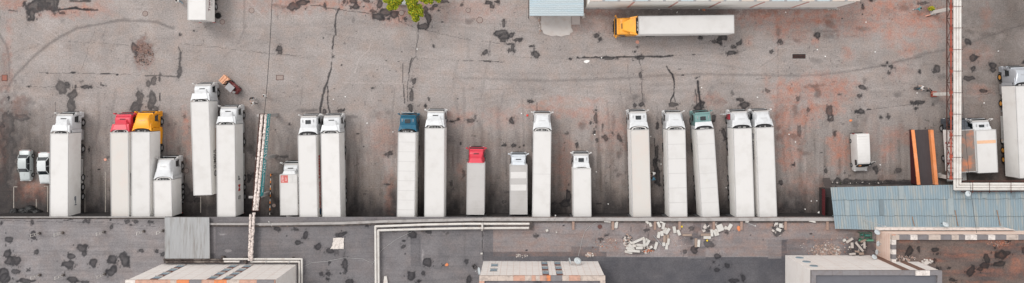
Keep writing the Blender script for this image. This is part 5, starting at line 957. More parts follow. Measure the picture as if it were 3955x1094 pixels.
# red stair beside the annex
t = thing('metal_staircase', 'dark platform with a maroon railing at the left end of the blue roof', 'stairs')
a, c = W(3176, 728, 1.1), W(3222, 838, 1.1); b = MB(); b.box(((a.x + c.x) / 2, (a.y + c.y) / 2, .55), (c.x - a.x, a.y - c.y, 1.1)); b.build('platform', mat('dark_platform', srgb(58, 54, 54), .85, var=.2), t)
b = MB()
for k in range(6): p = W(3174, 732 + 20 * k, 1.1); b.tube((p.x, p.y, 1.0), (p.x, p.y, 2.1), .04, n=6)
for z_ in (1.35, 1.6, 1.85, 2.1): b.tube((a.x - .05, a.y, z_), (W(3174, 838, 1.1).x, c.y, z_), .045, n=6)
b.box((a.x - .05, (a.y + c.y) / 2, 1.6), (.04, a.y - c.y, .9)); b.build('railing', mat('maroon_rail', srgb(88, 30, 35), .6, var=.2), t)
b = MB()
for k in range(5): b.box((a.x + .9, a.y + .15 + .26 * k, 1.0 - .2 * k), (1.0, .28, .05))
b.build('stair_tread', mat('dark_tread', srgb(84, 76, 74), .85, var=.2), t)
# striped bar and rods
t = thing('barrier_rail', 'low orange and white striped rail left of the small decal box truck', 'barrier')
a, c = W(1046, 672, .6), W(1042, 830, .6); b = MB(); n = 18
for i in range(n): p, q_ = a.lerp(c, i / n), a.lerp(c, (i + 1) / n); b.tube(p, q_, .06, n=8, m=i % 3)
b.build('rail', [M_amber, M_dark, M_insul], t)
for f in (0.02, .5, .98): p = a.lerp(c, f); b = MB(); b.tube((p.x, p.y, 0), (p.x, p.y, .58), .05, n=8); b.build('post', M_dark, t)
# ------------------------------------------------------------------ roof furniture
def vent(x, y, k):
    t = thing('vent_mast', 'x', 'vent', W(x, y, ZR), 0, 'thin vent masts on the left roof')
    b = MB(); b.box((0, 0, .12), (.32, .3, .24)); b.build('mast_base', M_lip, t)
    b = MB()
    for s in (-1, 1): b.tube((0, s * .1, .2), (0, s * .16, 1.9), .035, n=6)
    b.tube((0, -.16, 1.88), (0, .16, 1.88), .03, n=6); b.tube((0, -.13, 1.1), (0, .13, 1.1), .025, n=6); b.build('mast_pole', M_insul, t); return t
vl = ['beside a round damp patch, upper row leftmost', 'second from the left in the upper row', 'third from the left in the upper row', 'fourth from left, upper row', 'upper row, next to the ribbed canopy', 'leftmost of the lower row', 'second from the left in the lower row', 'lower row, touching a double damp patch']
for (x, y), l_ in zip(((154, 901), (243, 899), (403, 896), (556, 893), (631, 891), (155, 1062), (246, 1062), (406, 1058)), vl): t = vent(x, y, 0); t['label'] = 'thin white vent mast on the left roof, ' + l_
def dish(label, x, y, z, r, az, el, pole=.7):
    t = thing('satellite_dish', label, 'satellite dish', W(x, y, z), 0, 'satellite dishes')
    b = MB(); nrm = Vector((math.cos(R(az)) * math.cos(R(el)), math.sin(R(az)) * math.cos(R(el)), math.sin(R(el)))); q = nrm.to_track_quat('Z', 'Y').to_matrix(); n = 20; vs = []; c0 = Vector((0, 0, pole))
    for k, (f, d) in enumerate(((0.02, 0), (.5, .05), (1, .18), (1.0, .14), (.5, .01), (.02, -.04))):
        for i in range(n): a = 2 * math.pi * i / n; vs.append(c0 + q @ Vector((r * f * math.cos(a), r * f * math.sin(a), d * r)))
    b.add(vs, [(k * n + i, k * n + (i + 1) % n, (k + 1) * n + (i + 1) % n, (k + 1) * n + i) for k in range(5) for i in range(n)], 0, True); b.build('dish', M_dish, t)
    b = MB(); b.path([c0 + q @ Vector((0, -r * .95, .1 * r)), c0 + q @ Vector((0, -.2 * r, r * 1.1))], .02, 6); b.box(c0 + q @ Vector((0, -.1 * r, r * 1.1)), (.1, .1, .1)); b.build('feed_arm', M_steel, t)
    b = MB(); b.path([(0, 0, -.4), (0, 0, pole)], .035, 8); b.build('mount', M_dark, t); return t
dish('narrow white dish seen edge-on, left of the two on the middle block', 2201, 1003, 6.2, .42, 190, 15)
dish('white dish tilted right, second of the two on the middle block', 2229, 1004, 6.2, .48, 70, 45)
dish('white dish at the corner below the blue roof, topmost in the column of four', 3378, 894, 6.3, .38, 80, 55)
dish('white dish second from the top beside the pink wall', 3381, 938, 6.3, .36, 10, 60)
dish('white dish third from the top beside the pink wall', 3376, 970, 6.3, .36, 10, 55)
dish('white dish lowest beside the pink wall above the pale block', 3367, 989, 6.3, .36, 75, 50)
dish('round white dish facing up at the bend of the three white pipes', 3726, 746, 6.2, .36, 90, 80)
dish('oval white dish on the lower edge of the blue roof', 3640, 864, 6.1, .38, 85, 50)
dish('pale blue dish on the left corner of the middle block', 1853, 1042, 9.0, .45, 180, 25)
def mast(label, x, y, z, dx, dy, zz):
    b = MB(); a = W(x, y, z); b.path([a, a + Vector((dx, dy, zz))], .03, 6); b.ball(a + Vector((dx, dy, zz)), (.1, .1, .1), 8, 6); return tag(b.build('lamp_mast', M_rail), label, 'mast')
mast('thin mast with a small ball top over the parapet between the last two white trailers', 2879, 858, 4.75, 0, .2, 4.2)
mast('thin mast standing over the parapet end beside the blue roof', 3327, 848, 4.75, 0, .2, 6.5)
mast('short leaning rod at the parapet right of the truck with the red rear bar', 2140, 852, 4.6, .15, .8, .9)
mast('left of two white crossed rods above the bottom left block', 1025, 1018, 5, .5, .5, 1.2); mast('right of two white crossed rods above the bottom left block', 1115, 1018, 5, .5, .5, 1.2)
mast('thin rod on the roof below the striped rail', 1052, 878, 4.5, -.3, .8, .5)
# white blocks of broken insulation on the roof, one by one (photo px: x, y, w, h, angle)
M_block = mat('white_foam_block', srgb(192, 189, 184), .85, var=.06, scale=3, bump=.3, dirt=srgb(186, 176, 166), dirt_scale=2, dirt_amt=.5); M_blockb = mat('brown_plank', srgb(150, 132, 120), .85, var=.2, scale=3)
def Z1(x, y): return 2380 + x / 4.458, 840 + y / 4.458
def Z2(x, y): return 2600 + x / 4.458, 840 + y / 4.458
BL = []
for (x, y, w_, h_, a) in ((585, 115, 45, 95, 22), (735, 125, 45, 100, 25), (815, 150, 48, 115, -12), (780, 85, 60, 30, -20), (835, 225, 55, 100, -20), (888, 240, 48, 115, -32), (735, 305, 50, 105, -12), (788, 280, 50, 85, 10), (1005, 215, 52, 115, 10), (1080, 265, 50, 95, 22), (685, 490, 48, 130, -18), (900, 420, 42, 110, -8), (870, 500, 45, 110, -6), (820, 465, 48, 60, 4), (385, 400, 230, 38, 24), (485, 440, 45, 135, 4), (515, 390, 40, 60, -35), (545, 440, 45, 110, -30), (265, 500, 120, 38, -44), (310, 490, 60, 45, -5), (405, 480, 125, 42, -4), (400, 530, 115, 42, 0), (245, 545, 150, 42, -14), (300, 580, 220, 40, -4), (215, 600, 130, 42, -14), (605, 515, 45, 40, 20), (535, 85, 40, 60, 50), (10, 130, 36, 110, -8), (240, 510, 70, 30, -40), (262, 440, 50, 34, -30)): BL.append((*Z1(x, y), w_ / 4.458, h_ / 4.458, a))
for (x, y, w_, h_, a) in ((810, 182, 108, 118, 22), (975, 168, 58, 118, -32), (905, 180, 48, 55, -30), (668, 270, 42, 120, 4), (720, 270, 42, 110, 24), (762, 265, 40, 95, 20), (588, 348, 128, 48, 0), (443, 450, 44, 120, -4), (740, 220, 30, 40, 10)): BL.append((*Z2(x, y), w_ / 4.458, h_ / 4.458, a))
BL += [(2346, 857, 26, 5, -4), (2379, 869, 10, 27, -4), (3138, 856, 26, 6, -12), (2886, 857, 14, 6, 10), (3262, 929, 12, 9, 30), (3000, 867, 12, 14, 5), (3016, 872, 13, 16, -5), (3008, 888, 20, 12, -25), (1860, 980, 8, 6, 0), (2150, 898, 5, 5, 10), (2113, 891, 10, 9, 20)]
t = MB().box((0, 0, 0), (1, 1, 1), ch=.06).build('foam_block', M_block); blk = t
near = [('below the left brick pier', 2530), ('between the two brick piers', 2580), ('right of the second brick pier', 2625), ('near the dark rubbish patches', 2700), ('beside the third brick pier', 2757), ('right of the large square slab', 2830)]
order = sorted(range(len(BL)), key=lambda i: BL[i][0])
for rank, i in enumerate(order):
    x, y, w_, h_, a = BL[i]; c = blk.copy(); COL.objects.link(c); th = .16 + .05 * ((i * 7) % 4); zc = ZR + th / 2 + (.22 if 14 <= i <= 25 and i % 2 else 0.02); k = (H - ZR - th) / F
    c.location = W(x, y, zc + th / 2) - Vector((0, 0, th / 2)); c.scale = (w_ * k, h_ * k, th); c.rotation_euler = (0, 0, R(a))
    sh = 'square slab' if .75 < w_ / h_ < 1.33 else ('long bar' if max(w_ / h_, h_ / w_) > 3 else 'oblong block')
    pl_ = 'in the slab heap' if 14 <= i <= 29 and i not in (26, 27) else ('against the parapet' if y < 868 else ('low on the roof' if y > 930 else 'mid roof'))
    tag(c, f'white foam {sh} {pl_}, {rank + 1}{"th" if 9 < rank < 20 or rank % 10 > 2 else ("st", "nd", "rd")[rank % 10]} roof block from the left', 'foam block', 'white foam blocks on the warehouse roof')
bpy.data.objects.remove(blk)
for (x, y, w_, h_, l_) in ((2654, 908, 36, 8, 'flat brown plank left of the dark rubbish patch'), (2726, 907, 38, 9, 'flat brown plank above the single white bar'), (2688, 938, 10, 34, 'upright brown plank beside a white bar'), (2566, 924, 10, 30, 'grey plank among the white blocks, left one'), (2579, 922, 10, 30, 'grey plank among the white blocks, right one')):
    b = MB(); b.box((0, 0, 0), (w_ * .0341, h_ * .0341, .12)); tag(b.build('wooden_plank', M_blockb, loc=W(x, y, ZR + .1)), l_, 'plank')
b = MB(); b.path([W(2524, 910, 4.6), W(2567, 958, 4.6)], .05, 6); b.path([W(2540, 930, 4.6), W(2562, 953, 4.6)], .04, 6); tag(b.build('metal_pole', M_steel), 'thin grey metal poles lying diagonally across the white blocks', 'pole')
def rubble(label, cx, cy, rx, ry, n, z, cols, smin=.05, smax=.25, seed=1, name='rubble'):
    rnd = random.Random(seed); b = MB()
    for i in range(n):
        a = rnd.uniform(0, 6.28); r = rnd.random() ** .6; s = rnd.uniform(smin, smax) * rnd.choice((.5, .7, 1)); p = W(cx + rx * r * math.cos(a), cy + ry * r * math.sin(a), z)
        b.box((p.x, p.y, z + s * .25), (s, s * rnd.uniform(.5, 1.1), s * .6), rz=rnd.uniform(0, 3), rx=rnd.uniform(-.4, .4), m=rnd.randrange(len(cols)))
    return tag(b.build(name, cols), label, None, None, 'stuff')
R1, R2, R3, R4 = mat('rubble_pale', srgb(190, 182, 176), .9), mat('rubble_pink', srgb(164, 140, 129), .9), mat('rubble_dark', srgb(80, 76, 76), .9), mat('rubble_orange', srgb(176, 112, 86), .9)
rubble('pale broken rubble spread over the right part of the roof', 3190, 968, 62, 26, 700, ZR, [R1, R2, R2, mat('rubble_grey', srgb(128, 116, 110), .9)], .03, .24, 2)
rubble('thin pale scatter around the right rubble', 3195, 950, 110, 45, 120, ZR, [R1, R2, R4], .04, .14, 3)
rubble('pinkish plaster crumbs left of the slab heap', 2424, 930, 16, 26, 260, ZR, [R1, R1, R2, R3], .04, .24, 4)
rubble('crumbs at the foot of the slab heap', 2502, 965, 24, 13, 150, ZR, [R1, R1, R4, R3], .05, .28, 5)
rubble('loose crumbs between parapet piers', 2600, 930, 60, 28, 160, ZR, [R1, R2], .03, .1, 6)
rubble('crumbs and orange bits over the middle strip', 2340, 945, 55, 30, 130, ZR, [R2, R4, R1], .03, .16, 7)
rubble('pinkish heap at the edge of the dark roof strip', 2278, 984, 17, 8, 60, ZR, [R1, R2], .08, .26, 8)
rubble('grey and white broken heap against the right parapet', 3003, 882, 24, 28, 170, ZR, [R3, R3, R1, R3], .1, .4, 9)
rubble('dark crushed heap beside the third brick pier', 2728, 880, 14, 16, 90, ZR, [R3, R3, R1], .1, .35, 10)
rubble('dark scrap between the right parapet pier and the square slab', 2770, 864, 14, 8, 60, ZR, [R3, R3, R1], .08, .3, 11)
rubble('pale crumbs scattered left on the brown roof', 3495, 1000, 42, 14, 60, ZB, [R1, R2], .05, .26, 12)
rubble('small pale crumbs on the brown roof', 3580, 1010, 20, 12, 30, ZB, [R1], .08, .4, 13)
rubble('orange dirt crumbs on the brown roof near its coping', 3860, 940, 50, 12, 160, ZB, [R4, R2], .03, .12, 14)
rubble('pale pebbles on the dark strip of the middle roof', 2015, 988, 26, 8, 26, ZR, [R1], .06, .2, 15)
rubble('stones scattered in the dark strip below the van', 3330, 706, 130, 4, 90, 0, [R3, R1, R3, mat('weed_green', srgb(60, 62, 50), .9)], .05, .22, 16, 'gravel')
rubble('crumbled gravel filling the worn hole in the asphalt', 555, 210, 38, 44, 330, 0, [mat('gravel_brown', srgb(112, 90, 82), .9), mat('gravel_tan', srgb(150, 122, 110), .9), R3, mat('gravel_brown', srgb(112, 90, 82), .9)], .04, .16, 17, 'gravel')
rubble('pale gravel beside the concrete pad', 2250, 62, 12, 10, 25, 0, [R1], .1, .3, 18, 'gravel')
rubble('stones along the left edge of the concrete pad', 2084, 100, 7, 36, 40, 0, [R1, R2], .08, .25, 19, 'gravel')
rubble('stones at the end of the white panel building', 3215, 38, 28, 6, 60, 0, [R1, R2], .06, .22, 20, 'gravel')
# pile of beams and a green machine near the right wall
for k, (x, y, w_, l_, a, s) in enumerate(((3281, 929, 9, 30, -58, 'pale beam with a rounded end, leftmost of the timber pile'), (3291, 948, 10, 22, 4, 'short white post standing out of the timber pile'), (3319, 954, 8, 46, 40, 'long pale diagonal beam across the timber pile'), (3338, 946, 8, 28, 3, 'upright pale beam at the right of the timber pile'), (3310, 972, 16, 7, -8, 'short grey beam low in the timber pile'), (3327, 980, 18, 9, 5, 'grey beam end at the bottom of the timber pile'), (3292, 981, 24, 7, 5, 'blue-grey beam lying at the bottom left of the timber pile'), (3334, 930, 24, 7, 25, 'dull beam under the green frame'))):
    b = MB(); b.box((0, 0, 0), (w_ * .0338, l_ * .0338, .2), ch=.02); o = tag(b.build('timber_beam', M_blockb if k in (4, 5, 7) else mat('grey_timber', srgb(182, 174, 168), .85, var=.15, scale=3), loc=W(x, y, ZR + .12 + .05 * k), rz=R(a)), s, 'beam', 'timber pile beside the dishes')
rubble('dark splinters under the timber pile', 3315, 955, 36, 30, 160, ZR, [R3, R3, R3, R1], .06, .35, 21)
t = thing('green_machine', 'green metal machine frame on the roof beside the column of dishes', 'machine', W(3336, 908, ZR)); M_green = mat('machine_green', srgb(40, 92, 72), .6, var=.25, scale=3)
b = MB()
for x_ in (-.75, .75):
    for y_ in (-.4, .4): b.box((x_, y_, .3), (.07, .07, .6))
for y_ in (-.4, .4): b.box((0, y_, .6), (1.57, .07, .07))
for x_ in (-.75, -.2, .75): b.box((x_, 0, .6), (.07, .8, .07))
b.build('frame', M_green, t)
b = MB(); b.tube((-.05, 0, .35), (.65, 0, .35), .2, n=12); b.tube((-.55, .1, .35), (-.3, .1, .35), .16, n=10); b.build('motor', mat('motor_teal', srgb(70, 120, 110), .5, .3, var=.3, scale=6), t)
b = MB(); b.box((.25, -.68, .1), (1.9, .22, .16)); tag(b.build('green_beam', mat('pale_green_paint', srgb(104, 168, 140), .6, var=.15), loc=W(3336, 908, ZR)), 'pale green painted beam lying just below the green machine frame', 'beam')
t = thing('broken_box', 'small frame of a broken crate left of the middle block', 'crate', W(1832, 1029, ZR), .5)
b = MB()
for s in (-1, 1): b.box((s * .2, 0, .15), (.06, .5, .3)); b.box((0, s * .22, .15), (.4, .06, .3))
b.build('crate_side', R3, t)
# canvas sheet on the middle roof
b = MB(); rnd = random.Random(5); N = 9; vs = []
for i in range(N + 1):
    for j in range(N + 1):
        x = 1286 + 42 * i / N + (-10 * (j / N) ** 3 * (1 - i / N)); y = 919 + 43 * j / N + rnd.uniform(-1, 1); vs.append(W(x + rnd.uniform(-1, 1), y, ZR + .06 + rnd.uniform(0, .14)))
b.add(vs, [(i * (N + 1) + j, i * (N + 1) + j + 1, (i + 1) * (N + 1) + j + 1, (i + 1) * (N + 1) + j) for i in range(N) for j in range(N)]); tag(b.build('crumpled_sheet', mat('pale_canvas', srgb(208, 200, 194), .8, var=.08)), 'crumpled pale sheet lying on the middle roof', 'sheet')
b = MB(); P = [W(x, y, ZR + .3) for x, y in ((1484, 1068), (1493, 1068), (1498, 1100), (1480, 1100))]; b.prism([(p.x, p.y) for p in P], ZR, ZR + .3); tag(b.build('roof_upstand', M_insul), 'tapering white upstand on the roof at the bottom edge', 'upstand')
# heap of black bags by the parapet
for k, (x, y, rx, ry, s) in enumerate(((62, 822, 20, 20, 'leftmost flat black bag in the dark corner under the parapet'), (98, 820, 22, 20, 'middle black bag in the dark corner'), (122, 814, 26, 22, 'biggest glossy black bag in the dark corner'), (150, 822, 20, 16, 'rightmost black bag next to the leftmost semi'))):
    b = MB(); rnd = random.Random(k); n0 = len(b.v); b.ball((0, 0, .35), (rx * .0355, ry * .0355, .45), 14, 8); b.v = [(v[0] + rnd.uniform(-.07, .07), v[1] + rnd.uniform(-.07, .07), max(.0, v[2] + rnd.uniform(-.05, .08))) for v in b.v]; b.sm = [False] * len(b.f)
    tag(b.build('rubbish_bag', mat('black_plastic', (.008, .008, .009, 1), .55, var=.4, scale=4), loc=W(x, y, 0)), s, 'bag', 'black bags by the wall')
# ------------------------------------------------------------------ ground fittings
def disc(name, label, x, y, r, m, cat, ring=None, group=None):
    t = thing(name, label, cat, W(x, y, 0), 0, group); b = MB(); b.tube((0, 0, 0), (0, 0, .018), r, n=24); b.build('cover', m, t)
    b = MB(); n = 24; vs = [(q * math.cos(2 * math.pi * i / n), q * math.sin(2 * math.pi * i / n), .02 if q < r * 1.1 else .012) for q in (r, r * 1.16) for i in range(n)]; b.add(vs, [(i, (i + 1) % n, n + (i + 1) % n, n + i) for i in range(n)], 0); b.f = [f_[::-1] for f_ in b.f]; b.build('rim', ring or M_rust, t)
M_cast = mat('cast_iron', srgb(146, 132, 126), .8, var=.2, scale=8, bump=.4)
for x, y, r, s in ((561, 53, .33, 'left of the truck with maroon lettering'), (859, 85, .3, 'right of the black pothole'), (972, 41, .33, 'near the thin cable at the top'), (720, 660, .3, 'between the short truck and the furthest forward semi'), (1058, 794, .24, 'beside the striped rail'), (1808, 40, .3, 'on pale ground right of the trees'), (1853, 78, .38, 'faint and large, right of the trees'), (1551, 50, .34, 'between the two tree crowns')):
    disc('manhole_cover', 'round manhole cover ' + s, x, y, r, M_cast, 'manhole cover', None, 'manhole covers')
disc('pothole_lid', 'black oval hole beside the truck with maroon lettering', 842, 61, .38, mat('hole_black', (.006, .006, .006, 1), .9), 'manhole', mat('hole_edge', srgb(60, 56, 55), .9))
for x, y, w_, h_, s, m_ in ((18, 301, 20, 22, 'rusty square hatch at the far left of the yard', mat('rust_hatch', srgb(140, 92, 80), .85, var=.3, scale=8)), (1081, 300, 26, 18, 'pale rectangular hatch right of the thin cable', M_cast)):
    b = MB(); b.box((0, 0, .01), (w_ * .0356, h_ * .0356, .03), m=0); 
    for s_ in (-1, 1): b.box((0, s_ * h_ * .0356 / 2, .015), (w_ * .0356 + .08, .06, .04), m=1); b.box((s_ * w_ * .0356 / 2, 0, .015), (.06, h_ * .0356, .04), m=1)
    tag(b.build('ground_hatch', [m_, M_rust], loc=W(x, y, 0)), s, 'hatch')
t = thing('drain_grate', 'dark oblong drain grate in the right of the yard', 'drain', W(3086, 218, 0)); b = MB(); b.box((0, 0, .0), (1.8, .62, .03), ch=.01); b.build('frame', M_black, t)
b = MB()
for s_ in (-1, 1): b.box((0, s_ * .13, .025), (1.6, .05, .03))
for i in range(9): b.box((-.72 + .18 * i, 0, .022), (.04, .5, .02))
b.build('bars', M_rust, t)
def litter(label, x, y, w_, h_, a, m_, name='paper_scrap', z=0, cat='litter'):
    b = MB(); rnd = random.Random(int(x)); n = 7; P = [(w_ * .0178 * math.cos(6.283 * i / n) * rnd.uniform(.75, 1.15), h_ * .0178 * math.sin(6.283 * i / n) * rnd.uniform(.75, 1.15)) for i in range(n)]
    b.prism(P, 0, lambda p: .05 + .08 * rnd.random()); return tag(b.build(name, m_, loc=W(x, y, z), rz=R(a)), label, cat, 'litter on the ground')
LW = mat('litter_white', (.78, .77, .75, 1), .7); LO = mat('litter_orange', srgb(214, 132, 88), .7); LR = mat('litter_red', srgb(222, 60, 50), .6); LP = mat('litter_pink', srgb(222, 160, 140), .8)
litter('crumpled white rag beside the long dark crack', 2267, 237, 24, 14, 10, LW); litter('pinkish torn card below the orange-yellow cab', 2462, 163, 16, 15, 0, LP); litter('red bag lying left of the smooth-roof semi', 2037, 446, 9, 10, 0, LR)
litter('orange chip on the ground above the van', 3285, 466, 12, 9, 20, LO); litter('orange lump at the foot of the white panel building', 2718, 38, 14, 10, 0, LO); litter('orange rag on the middle roof', 1726, 1022, 14, 12, 30, LO, z=ZR); litter('orange pile against the right parapet pier', 2853, 883, 14, 20, 10, LO, z=ZR)
litter('yellow scrap on the brick pier by the parapet', 2633, 875, 7, 7, 0, mat('litter_yellow', srgb(230, 200, 30), .6), z=ZR); litter('yellow scrap under the single white bar', 2731, 929, 7, 7, 0, MATS['litter_yellow'], z=ZR); litter('dark red can under the parapet', 2817, 876, 14, 14, 0, R3, z=ZR)
litter('maroon tile on the roof near the parapet', 2316, 876, 18, 18, 20, mat('maroon_tile', srgb(96, 66, 62), .8), z=ZR)
litter('black and white scrap on the middle strip of roof', 2070, 912, 16, 12, 0, R3, z=ZR)
for k, (x, y, wh_) in enumerate(((2545, 37, 'left'), (2594, 35, 'third'), (2615, 48, 'fourth'), (2700, 37, 'fifth'))): litter(f'pale paper scrap between the crosswise trailer and the white panel building, {wh_} from the left' if wh_ != 'left' else 'leftmost pale paper scrap between the crosswise trailer and the white panel building', x, y, 8, 4, 30 * k, LW)
sp = [(2709, 339, 'above the mint green cab'), (2925, 376, 'on bare ground right of the dock row'), (1288, 384, 'above the empty bays'), (1334, 374, 'in the middle yard near the long seam'), (1611, 190, 'on the thin crack under the trees'), (2323, 224, 'on the long dark crack'), (3034, 48, 'by the reddish wall foot'), (3344, 86, 'on the red dirt'), (3156, 192, 'in the right yard below the red dirt'), (3187, 218, 'right of the drain grate'), (3379, 201, 'on grey ground right of the drain grate'), (2014, 439, 'beside the red bag'), (2297, 520, 'among the spots right of the small hatch truck'), (2513, 527, 'between the two right hatch semis'), (2303, 664, 'on the bay floor right of the small hatch truck'), (2349, 788, 'low in the bay right of the small hatch truck'), (1418, 476, 'in the wide empty bay, upper'), (1518, 510, 'in the wide empty bay near the teal cab'), (2553, 634, 'right of the bending men, far'), (2805, 725, 'between the mint semi and the open door semi'), (3047, 519, 'left of the red stains'), (3072, 549, 'below the red stains left'), (3399, 637, 'right of the van'), (3133, 777, 'left of the dark platform'), (3154, 776, 'right of another scrap by the platform'), (3109, 808, 'in the dark corner by the platform'), (3541, 360, 'below the standing couple at right'), (3800, 398, 'right of the three white pipes'), (3855, 198, 'right of the pipes high in the yard')]
for x, y, s in sp: litter('tiny white scrap ' + s, x, y, 5, 5, 0, LW)
litter('white and orange rubbish beside the dark platform', 3165, 822, 16, 12, 0, LW); litter('light patch of rubbish by the post left of the red cab semi', 407, 617, 12, 10, 0, LP)
# bush beside the column and planks
def leaves(b, c, r, n, rnd, s0, cols):
    for i in range(n):
        v = Vector((rnd.gauss(0, 1), rnd.gauss(0, 1), rnd.gauss(0, 1))); v.normalize(); v *= rnd.random() ** .4; p = Vector(c) + Vector((v.x * r[0], v.y * r[1], v.z * r[2])); s = s0 * rnd.uniform(.6, 1.3)
        q = Matrix.Rotation(rnd.uniform(0, 6.3), 3, 'Z') @ Matrix.Rotation(rnd.uniform(-1, 1), 3, 'X') @ Matrix.Rotation(rnd.uniform(-.8, .8), 3, 'Y')
        b.add([p + q @ Vector(k) for k in ((-s, 0, 0), (0, -s * .5, s * .12), (s, 0, 0), (0, s * .5, s * .12))], [(0, 1, 2, 3)], rnd.randrange(len(cols)))
def leafmat(n, c): m = mat(n, c, .6, var=.25, scale=2); m.node_tree.nodes['Principled BSDF'].inputs['Subsurface Weight'].default_value = 0; return m
LF = [leafmat('leaf_green', srgb(112, 138, 24)), leafmat('leaf_yellow', srgb(206, 186, 28)), leafmat('leaf_olive', srgb(146, 152, 30)), leafmat('leaf_deep', srgb(58, 88, 22)), leafmat('leaf_lime', srgb(172, 190, 50))]
M_bark = mat('bark', srgb(92, 78, 66), .9, var=.3, scale=6, bump=.5)
def tree(label, x, y, h, lobes, seed):
    """lobes: (photo x, photo y, z, radius px)"""
    rnd = random.Random(seed); c = W(x, y, 0); t = thing('deciduous_tree', label, 'tree', c, 0, 'yellowing trees at the top edge')
    b = MB(); b.tube((0, 0, 0), (.1, 0, h * .4), .16, .11, 10); L0 = []
    for X, Y, Z, rp in lobes:
        p = W(X, Y, Z) - c; L0.append((p, rp * (H - Z) / F)); b.tube((.1, 0, h * .38), p - Vector((0, 0, .4)), .09, .03, 6)
    b.build('trunk', M_bark, t); b = MB()
    for p, r in L0:
        for k in range(7):
            v = Vector((rnd.uniform(-1, 1), rnd.uniform(-1, 1), rnd.uniform(-.6, .8))) * r * .62; leaves(b, p + v, (r * .55, r * .55, r * .45), int(520 * max(.5, r)), rnd, .095, LF)
        b2 = MB()
    b.build('crown', LF, t)
tree('yellow-green tree at the top edge, left of the pale car nose', 1512, -20, 5.2, [(1513, 6, 4.2, 22), (1508, 28, 3.6, 15), (1528, 22, 3.9, 15), (1500, -15, 4.4, 26), (1535, -15, 4.0, 22), (1540, 5, 3.9, 12)], 2)
tree('yellow-green tree reaching furthest down, right of the pale car nose', 1603, 8, 5.6, [(1598, 12, 4.4, 25), (1592, 38, 4.2, 20), (1616, 35, 4.0, 20), (1605, 62, 3.7, 18), (1606, 80, 3.3, 9), (1626, 55, 3.5, 10), (1585, -8, 4.6, 22), (1580, 20, 4.1, 12)], 3)
tree('low yellow-green tree at the top edge, rightmost of the three', 1665, -22, 4.6, [(1650, 0, 3.8, 16), (1672, 1, 3.7, 14), (1690, -4, 3.5, 13), (1635, -14, 4, 22), (1668, -30, 4, 24), (1700, -22, 3.6, 16)], 4)
b = MB(); rnd = random.Random(9); c = W(3592, 35, 0)
leaves(b, (0, 0, .4), (.45, .35, .35), 260, rnd, .09, LF); o = b.build('bush', [MATS['leaf_yellow'], MATS['leaf_olive'], MATS['leaf_green'], MATS['leaf_deep'], MATS['leaf_yellow']], loc=c); tag(o, 'small yellow bush at the foot of the uppermost white column', 'bush')
for k, (p, q_, s) in enumerate((((3574, 63), (3604, 55), 'pale plank on the ground below the yellow bush, upper one'), ((3580, 64), (3630, 50), 'dark rusty plank lying under the uppermost white column'))):
    b = MB(); b.path([W(*p, .1), W(*q_, .15)], .07, 6); tag(b.build('loose_plank', (LP, M_rust)[k]), s, 'plank')

